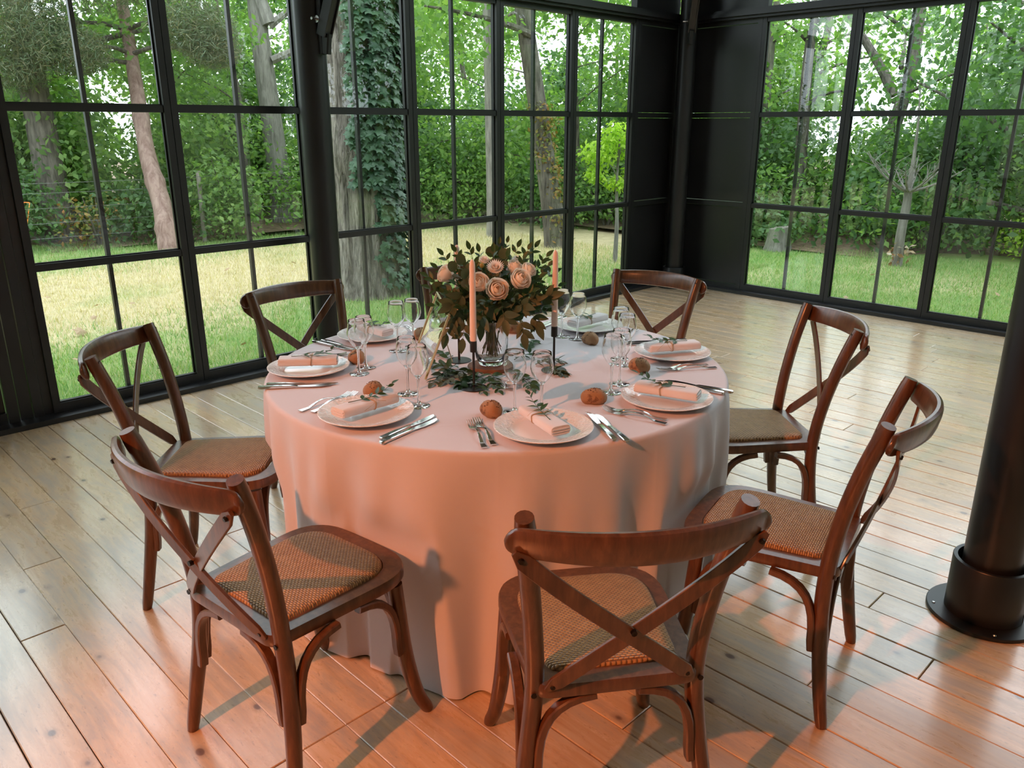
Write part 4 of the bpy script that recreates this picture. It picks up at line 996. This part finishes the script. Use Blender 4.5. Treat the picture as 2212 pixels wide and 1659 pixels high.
for i, ((ang, r), who) in enumerate(zip(SET, WHO)):
    rs = random.Random(40 + i); rz = math.radians(ang) + PI / 2            # local +y points to the table centre
    pl = plate0 if i == 0 else copy_tree(plate0); pl.location = tpos(r, ang, .0003); pl.rotation_euler = (0, 0, rz + i); tag(pl, 'white plate with embossed rim ' + who, 'plate', 'dinner plates on the table')
    c = tpos(r, ang); q = math.radians(ang); fwd = np.array([-math.cos(q), -math.sin(q), 0]); rgt = np.array([fwd[1], -fwd[0], 0])
    def off(dx, dy, z=0.0): return Vector(np.array(c) + rgt * dx + fwd * dy + np.array([0, 0, z]))
    nk = make_napkin(rs); nk.location = off(0, 0, .0225); nk.rotation_euler = (0, 0, rz + math.radians(NAPROT[i])); tag(nk, 'rolled napkin with green sprig, on the plate ' + who, 'napkin', 'rolled napkins on the plates')
    for k, dx in enumerate((-.186, -.162)):
        o = link('fork', fork_me, None, off(dx, .01 + .015 * k), (0, 0, rz + rs.gauss(0, .03) + (.10 if k else 0))); tag(o, ('outer' if k == 0 else 'inner') + ' fork ' + 'lying by the plate ' + who, 'fork', 'forks on the table')
    for k, dx in enumerate((.166, .190)):
        o = link('knife', knife_me, None, off(dx, -.005 - .02 * k), (0, 0, rz + rs.gauss(0, .04))); tag(o, ('inner' if k == 0 else 'outer') + ' knife ' + 'lying by the plate ' + who, 'knife', 'knives on the table')
    for k, (gr, ga) in enumerate(GL[i]):
        g = glass0 if (i == 0 and k == 0) else copy_tree(glass0); g.location = tpos(gr, ga); g.rotation_euler = (0, 0, rs.uniform(0, 6)); g.scale = (1, 1, 1.0 if k == 0 else .975); tag(g, ('taller' if k == 0 else 'shorter') + ' empty wine glass of the pair ' + who, 'wine glass', 'wine glasses on the table')
    b = make_bread(i); b.location = tpos(*BR[i]); b.rotation_euler = (0, 0, rs.uniform(0, 3)); tag(b, 'seeded brown bread roll by the plate ' + who, 'bread roll', 'bread rolls on the table')
print('settings ok')

# ================================================================== CENTREPIECE
VC = np.array([TC[0] - .035, TC[1] - .005])
ws = empty('wood_slice', (VC[0], VC[1], TOP)); tag(ws, 'thin brown log slice lying under the flower vase', 'wood slice')
vs = []; n = 40
for (k, z) in ((1.0, 0), (1.02, .006), (.98, .013)):
    for i in range(n): q = 2 * PI * i / n; r = .078 * k * (1 + .05 * math.sin(3 * q) + .02 * math.sin(9 * q)); vs.append((r * math.cos(q), r * math.sin(q), z))
mb = MB(); mb.add(vs, [(j * n + i, j * n + (i + 1) % n, (j + 1) * n + (i + 1) % n, (j + 1) * n + i) for j in range(2) for i in range(n)] + [tuple(2 * n + i for i in range(n))]); mb.build('slice_body', 'slice_wood', ws)
vz = TOP + .0135
va = empty('glass_vase', (VC[0], VC[1], vz)); tag(va, 'cut crystal glass vase holding the bouquet', 'vase')
vs = []; n = 72; pr = [(.030, 0), (.042, .003), (.050, .025), (.056, .06), (.058, .095), (.054, .125), (.047, .145), (.050, .160), (.0475, .160), (.0445, .145), (.051, .125), (.0545, .095), (.0525, .06), (.046, .028), (.03, .014), (.001, .014)]
for j, (r, z) in enumerate(pr):
    for i in range(n):
        q = 2 * PI * i / n; am = .0028 if 1 < j < 7 else 0; vs.append(((r + am * abs(math.sin(9 * q + z * 40)) ) * math.cos(q), (r + am * abs(math.sin(9 * q + z * 40))) * math.sin(q), z))
mb = MB(); mb.add(vs, [(j * n + i, j * n + (i + 1) % n, (j + 1) * n + (i + 1) % n, (j + 1) * n + i) for j in range(len(pr) - 1) for i in range(n)] + [tuple(range(n - 1, -1, -1))]); mb.build('vase_body', 'solid_glass', va)
neck = np.array([VC[0], VC[1], vz + .15]); base_in = np.array([VC[0], VC[1], vz + .03])
bdep = depth_of((VC[0], VC[1], 1.07))
def petal_mesh(R, wid, top, flare):
    """cup-shaped petal: patch of a sphere of radius R centred on the flower axis"""
    vs = []; nx, ny = 8, 6
    for j in range(ny + 1):
        t = j / ny
        for i in range(nx + 1):
            s = -1 + 2 * i / nx; th = math.radians(165 - (165 - top) * t * (1 - .16 * s * s)); ph = s * wid * (.55 + .45 * math.sin(PI * min(.6, .15 + .5 * t)))
            r = R * (1 + flare * max(0, t - .55) ** 1.5 * 2.2 + .04 * s)
            vs.append((r * math.sin(th) * math.sin(ph), r * math.sin(th) * math.cos(ph), R * 1.15 * math.cos(th)))
    return MB().add(vs, [(j * (nx + 1) + i, j * (nx + 1) + i + 1, (j + 1) * (nx + 1) + i + 1, (j + 1) * (nx + 1) + i) for j in range(ny) for i in range(nx)]).mesh('petal', 'rose_petal', True)
PET = [petal_mesh(.0095, 1.15, 28, .05), petal_mesh(.0145, 1.15, 36, .12), petal_mesh(.0195, 1.1, 44, .22), petal_mesh(.0242, 1.05, 54, .42), petal_mesh(.0272, .95, 64, .50)]
def stem_to(parent, p_local, origin):
    a = base_in - origin + np.array([random.gauss(0, .012), random.gauss(0, .012), 0]); b = neck - origin + np.array([random.gauss(0, .015), random.gauss(0, .015), 0])
    MB().tube(catmull([a, b, b * .45 + np.asarray(p_local) * .55 + (0, 0, .01), p_local], 5), np.linspace(.0024, .0016, 16), 6).build('stem', 'stem_green', parent)
def rose(pos, size, axis, label):
    e = empty('rose', pos); tag(e, label, 'rose', 'cream roses of the bouquet'); pos = np.asarray(pos, float)
    Z = Vector(axis).normalized(); R3 = Z.to_track_quat('Z', 'Y').to_matrix().to_4x4()
    q = 0.0
    for k, cnt in enumerate((3, 4, 4, 5, 5)):
        for j in range(cnt):
            q += 2 * PI / cnt
            o = link('petal', PET[k], e); o.matrix_local = R3 @ Matrix.Scale(size, 4) @ Matrix.Translation((0, 0, (.017, .0125, .008, .0035, 0)[k])) @ Matrix.Rotation(q + random.gauss(0, .1), 4, 'Z') @ Matrix.Rotation(random.gauss(0, .06), 4, 'X')
        q += 2.4
    co = MB(); co.lathe([(0, -.020), (.010, -.016), (.012, -.004), (.0075, .006), (.003, .0105), (0, .011)], 16); o = co.build('heart', 'rose_petal', e); o.matrix_local = R3 @ Matrix.Scale(size, 4)
    stem_to(e, np.array(Z) * -.018 * size, pos)
rosespots = [(1074, 626, -.150, 1.12, 'front cream rose facing straight out, between two other roses'), (1123, 604, -.120, 1.05, 'cream rose beside the tall candle on the round-column side'), (1035, 611, -.110, 1.0, 'cream rose half hidden by the front candle'),
             (1112, 578, -.03, .85, 'small cream rose behind the rose beside the tall candle'), (1141, 584, -.05, .8, 'half-open cream rose at the edge beside the dark leaves'), (963, 592, -.03, .95, 'pale cream rose at the window side of the bouquet')]
for (u, v, dd, s, lab) in rosespots:
    p = atdepth(u, v, bdep + dd); ax = (p - np.array([VC[0], VC[1], .99])); ax[2] = ax[2] * .6 + .05; rose(p, s, ax + (p - neck) * .3 + np.array([-.06, -.06, 0]), lab)
def mum(pos, size, axis, label):
    e = empty('chrysanthemum', pos); tag(e, label, 'chrysanthemum', 'pale chrysanthemums of the bouquet'); pos = np.asarray(pos, float); R3 = Vector(axis).normalized().to_track_quat('Z', 'Y').to_matrix().to_4x4()
    me = leaf_blade(.24, -.35, 4).mesh('petal', 'mum_petal', True)
    for ring, (cnt, tilt, L) in enumerate(((14, .25, .020), (18, .6, .027), (22, .95, .033), (24, 1.3, .035))):
        for j in range(cnt):
            q = 2 * PI * j / cnt + ring * .3; o = link('petal', me, e); o.matrix_local = R3 @ Matrix.Rotation(q, 4, 'Z') @ Matrix.Rotation(PI / 2 - tilt, 4, 'X') @ Matrix.Scale(L * size, 4)
    MB().lathe([(0, -.008), (.007, -.004), (.006, .004), (0, .006)], 12).build('heart', 'mum_petal', e); stem_to(e, np.array(Vector(axis).normalized()) * -.008, pos)
mum(atdepth(1070, 583, bdep - .07), 1.0, (-.5, -.5, .75), 'pale spiky chrysanthemum above the front rose')
mum(atdepth(1117, 566, bdep + .02), .7, (-.3, -.3, .9), 'small pale chrysanthemum at the back of the bouquet')
mum(atdepth(1046, 566, bdep - .03), .65, (-.4, -.4, .8), 'small pale flower beside the yellow bud')
e = empty('flower_bud', atdepth(1041, 573, bdep - .06)); tag(e, 'small round yellow-green bud above the candle-side roses', 'bud'); MB().lathe([(0, -.009), (.006, -.007), (.009, 0), (.006, .007), (0, .009)], 14).build('bud_head', 'flower_bud', e); stem_to(e, (0, 0, -.008), np.array(e.location))
# greenery sprigs of the bouquet: end pixel, depth offset, kind
rg = random.Random(21)
SPR = [(925, 598, -.02, 't'), (930, 623, -.05, 't'), (958, 552, .0, 't'), (985, 545, .02, 't'), (1015, 540, .0, 't'), (1035, 545, .04, 't'), (1078, 528, .0, 'b'), (1095, 525, .02, 'b'), (1118, 535, .05, 't'), (1140, 540, .0, 't'), (1155, 535, .02, 't'), (1180, 555, .0, 't'), (1183, 575, -.03, 't'),
       (1180, 625, -.02, 't'), (1165, 600, -.05, 't'), (1205, 618, .04, 't'), (1000, 570, -.08, 'r'), (985, 585, -.06, 'r'), (1010, 600, -.10, 'r'), (1085, 560, -.02, 'r'), (1060, 555, .05, 'r'), (1150, 645, -.08, 'd'), (1160, 700, -.10, 'd'), (1130, 720, -.12, 'd'), (985, 690, -.06, 'd'), (965, 720, -.05, 'd'), (1000, 730, -.04, 'd'),
       (1090, 690, -.13, 'd'), (1180, 670, .0, 't'), (940, 660, .0, 't'), (1025, 660, -.13, 't'), (1030, 690, -.14, 't'), (1170, 590, .08, 'r'), (1000, 640, .06, 'r'), (1060, 650, -.10, 't'), (1100, 650, -.10, 't'), (1140, 620, .06, 'r'), (970, 640, -.08, 't'), (1050, 600, .08, 't'), (1120, 600, .10, 't'), (1195, 590, .02, 't'), (945, 580, .05, 't'), (1015, 625, -.12, 't'), (1150, 665, -.04, 't'), (995, 665, -.10, 't'), (1130, 660, -.14, 'd'), (1040, 700, -.14, 'd'), (975, 660, -.10, 'd'), (1185, 640, -.06, 'd'), (1195, 655, .02, 'r'), (955, 625, -.02, 'r'), (985, 615, -.10, 't'), (1150, 630, -.12, 't'), (1095, 555, -.06, 't'), (1130, 560, -.04, 't'), (1065, 545, -.03, 't'), (1170, 570, .03, 't'), (940, 610, .06, 't'), (1050, 650, -.14, 't'), (1110, 640, -.14, 't'), (1080, 665, -.13, 't')]
for k, (u, v, dd, kind) in enumerate(SPR):
    tipp = atdepth(u, v, bdep + dd); e = empty('greenery_sprig', neck)
    lab = {'t': 'fine-leaved dark green sprig of the bouquet', 'b': 'upright green bud sprig at the top of the bouquet', 'r': 'round-leaved grey-green eucalyptus sprig of the bouquet', 'd': 'drooping broad eucalyptus sprig hanging over the vase'}[kind]
    tag(e, lab, 'sprig', {'t': 'fine green sprigs', 'b': 'bud sprigs', 'r': 'eucalyptus sprigs', 'd': 'drooping eucalyptus sprigs'}[kind])
    tl = tipp - neck; a = base_in - neck + np.array([rg.gauss(0, .014), rg.gauss(0, .014), rg.uniform(0, .04)])
    if kind == 'd':
        P = [a, (0, 0, 0), np.array([tl[0] * .5, tl[1] * .5, max(.05, tl[2] * .5 + .075)]), np.array([tl[0] * .9, tl[1] * .9, tl[2] * .6 + .04]), tl]
        sprig_on(e, P, LEAF_BROAD, 4, .072, rg, .0016, spread=.55, two=True, upn=(-.7, -.7, .2), start=.45)
    else:
        P = [a, (0, 0, 0), tl * .55 + np.array([0, 0, .012]), tl]
        if kind == 'r': sprig_on(e, P, LEAF_ROUND, 4, .048, rg, .0014, spread=.9, upn=(-.6, -.6, .6), start=.5)
        elif kind == 'b': sprig_on(e, P, LEAF_THIN, 8, .034, rg, .0016, spread=.35, upn=(-.6, -.6, .4), start=.5)
        else: sprig_on(e, P, LEAF_THIN, 8, .044, rg, .0013, spread=.8, upn=(-.5, -.5, .7), start=.35)
# garland twigs lying round the vase
for k, (u0, v0, u1, v1, kind) in enumerate([(985, 790, 935, 832, 'r'), (975, 800, 930, 790, 't'), (990, 805, 955, 815, 't'), (1000, 815, 1045, 850, 't'), (1030, 815, 1078, 848, 'b'), (1110, 812, 1155, 838, 't'), (1100, 800, 1150, 845, 't'), (1130, 760, 1155, 742, 't'), (970, 780, 950, 765, 't'), (1000, 825, 995, 838, 't'), (1020, 800, 960, 830, 'r'), (1150, 790, 1210, 785, 'r'), (1110, 780, 1165, 765, 't'), (1185, 800, 1215, 812, 'r'), (1040, 808, 1005, 822, 't'), (1060, 812, 1075, 835, 't')]):
    p0 = atz(u0, v0, TOP); p1 = atz(u1, v1, TOP); e = empty('garland_twig', (p0[0], p0[1], TOP)); d = p1 - p0; d[2] = 0
    tag(e, 'leafy green twig lying on the cloth around the vase' if kind != 'r' else 'grey-green eucalyptus twig lying on the cloth around the vase', 'twig', 'leafy twigs around the vase' if kind != 'r' else 'eucalyptus twigs around the vase')
    P = [(0, 0, .006), d * .4 + (0, 0, .012), d * .8 + (0, 0, .012), d + (0, 0, .008)]
    sprig_on(e, P, LEAF_BROAD if kind == 'r' else LEAF_THIN, 7, .05 if kind == 'r' else .040, rg, .0014, spread=.8, upn=(0, 0, 1), start=.1)
# candles
def candle(uv_base, lab, hc=.285):
    p = atz(uv_base[0], uv_base[1], TOP); h = empty('candlestick', (p[0], p[1], TOP)); tag(h, 'slim black metal candlestick with round foot ' + lab, 'candlestick')
    MB().lathe([(0, 0), (.044, 0), (.0445, .0015), (.043, .003), (.006, .005), (0, .005)], 40).build('foot', 'holder_black', h)
    MB().tube([(0, 0, .004), (0, 0, .128)], .0042, 12).build('rod', 'holder_black', h)
    MB().lathe([(0, .122), (.0108, .122), (.0112, .125), (.0112, .157), (.0100, .158), (.0098, .132), (0, .132)], 24).build('cup', 'holder_black', h)
    c = empty('taper_candle', (p[0], p[1], TOP + .1325)); tag(c, 'pale pink unlit taper candle ' + lab, 'candle')
    MB().lathe([(0, 0), (.0094, 0), (.0096, .026), (.0112, .028), (.0108, .08), (.0090, hc - .02), (.0080, hc - .008), (.0035, hc), (0, hc + .0015)], 24).build('wax', 'candle_wax', c)
    MB().tube([(0, 0, hc), (.0005, 0, hc + .006)], .0009, 6).build('wick', 'wick', c)
candle((1024, 838), 'standing before the vase')
candle((1196, 800), 'beside the bouquet on the round-column side', .285)
candle((992, 779), 'half hidden behind the bouquet on the window side')
# brass picture frame leaning on its back leg
fa = atz(919, 821, TOP); fb = atz(899, 757, TOP)
mid = (fa + fb) / 2; wv = fb - fa; wl_ = np.linalg.norm(wv); wv /= wl_; bk = np.array([-wv[1], wv[0], 0.0]);
if bk @ (np.array([VC[0], VC[1], 0]) - np.array([mid[0], mid[1], 0])) < 0: bk = -bk
pf = empty('photo_frame', (mid[0], mid[1], TOP)); tag(pf, 'thin brass frame with clear glass standing on an easel leg beside the vase', 'picture frame')
hw_ = wl_ / 2; HF = .215; tl_ = np.array([bk[0] * .05, bk[1] * .05, 0])
def fp(s, t): return wv * (hw_ * s) + bk * (.085 * t) + np.array([0, 0, .003 + HF * t])
nrm = np.cross(wv, fp(0, 1) - fp(0, 0)); nrm /= np.linalg.norm(nrm)
for a_, b_ in (((-1, 0), (-1, 1)), ((1, 0), (1, 1)), ((-1, 1), (1, 1)), ((-1, .10), (1, .10))):
    p0, p1 = fp(*a_), fp(*b_); t = (p1 - p0) / np.linalg.norm(p1 - p0); sd = np.cross(t, nrm); MB().sweep([p0, p1], [sd, sd], [nrm, nrm], .0042, .004).build('frame_bar', 'brass', pf, smooth=False)
c4 = [fp(-.97, .12), fp(.97, .12), fp(.97, .98), fp(-.97, .98)]; MB().add(c4, [(0, 1, 2, 3)]).build('pane', 'wine_glass_bowl', pf, smooth=False)
mb = MB(); rt = random.Random(9)
plain('chalk_ink', (0.85, 0.83, 0.80), 0.8)
for ln in range(5):
    t = .82 - .13 * ln; s = -.55
    while s < .55:
        L = rt.uniform(.08, .2); p0, p1 = fp(s, t + rt.uniform(-.01, .01)), fp(s + L, t + rt.uniform(-.015, .015)); mb.tube([p0 + nrm * .0012, p1 + nrm * .0012], .0011, 4); s += L + .07
mb.build('handwriting', 'chalk_ink', pf)
p0 = fp(0, .8); p1 = bk * .115 + np.array([0, 0, .002]); t = (p1 - p0) / np.linalg.norm(p1 - p0); MB().sweep([p0, p1], [wv, wv], [np.cross(t, wv)] * 2, .006, .0015).build('easel_leg', 'brass', pf, smooth=False)
# tealight glass
tp = atz(1104, 838, TOP); te = empty('tealight_glass', (tp[0], tp[1], TOP)); tag(te, 'small square clear glass tealight holder among the twigs', 'tealight holder')
mb = MB(); s = .026
for a_, b_ in (((-s, -s), (s, -s + .003)), ((-s, s - .003), (s, s)), ((-s, -s + .003), (-s + .003, s - .003)), ((s - .003, -s + .003), (s, s - .003))): mb.box((a_[0], a_[1], .0), (b_[0], b_[1], .034))
mb.build('glass_sides', 'wine_glass_bowl', te, smooth=False); MB().box((-s + .003, -s + .003, 0), (s - .003, s - .003, .004)).build('glass_bottom', 'wine_glass_bowl', te, smooth=False)
MB().lathe([(0, .0045), (.018, .0045), (.0185, .018), (.017, .018), (.0168, .015), (0, .015)], 24).build('tealight_cup', 'cutlery_steel', te); MB().lathe([(.0001, .0152), (.0165, .0152), (.0165, .0148)], 20).build('tealight_wax', 'candle_wax', te)
print('done')
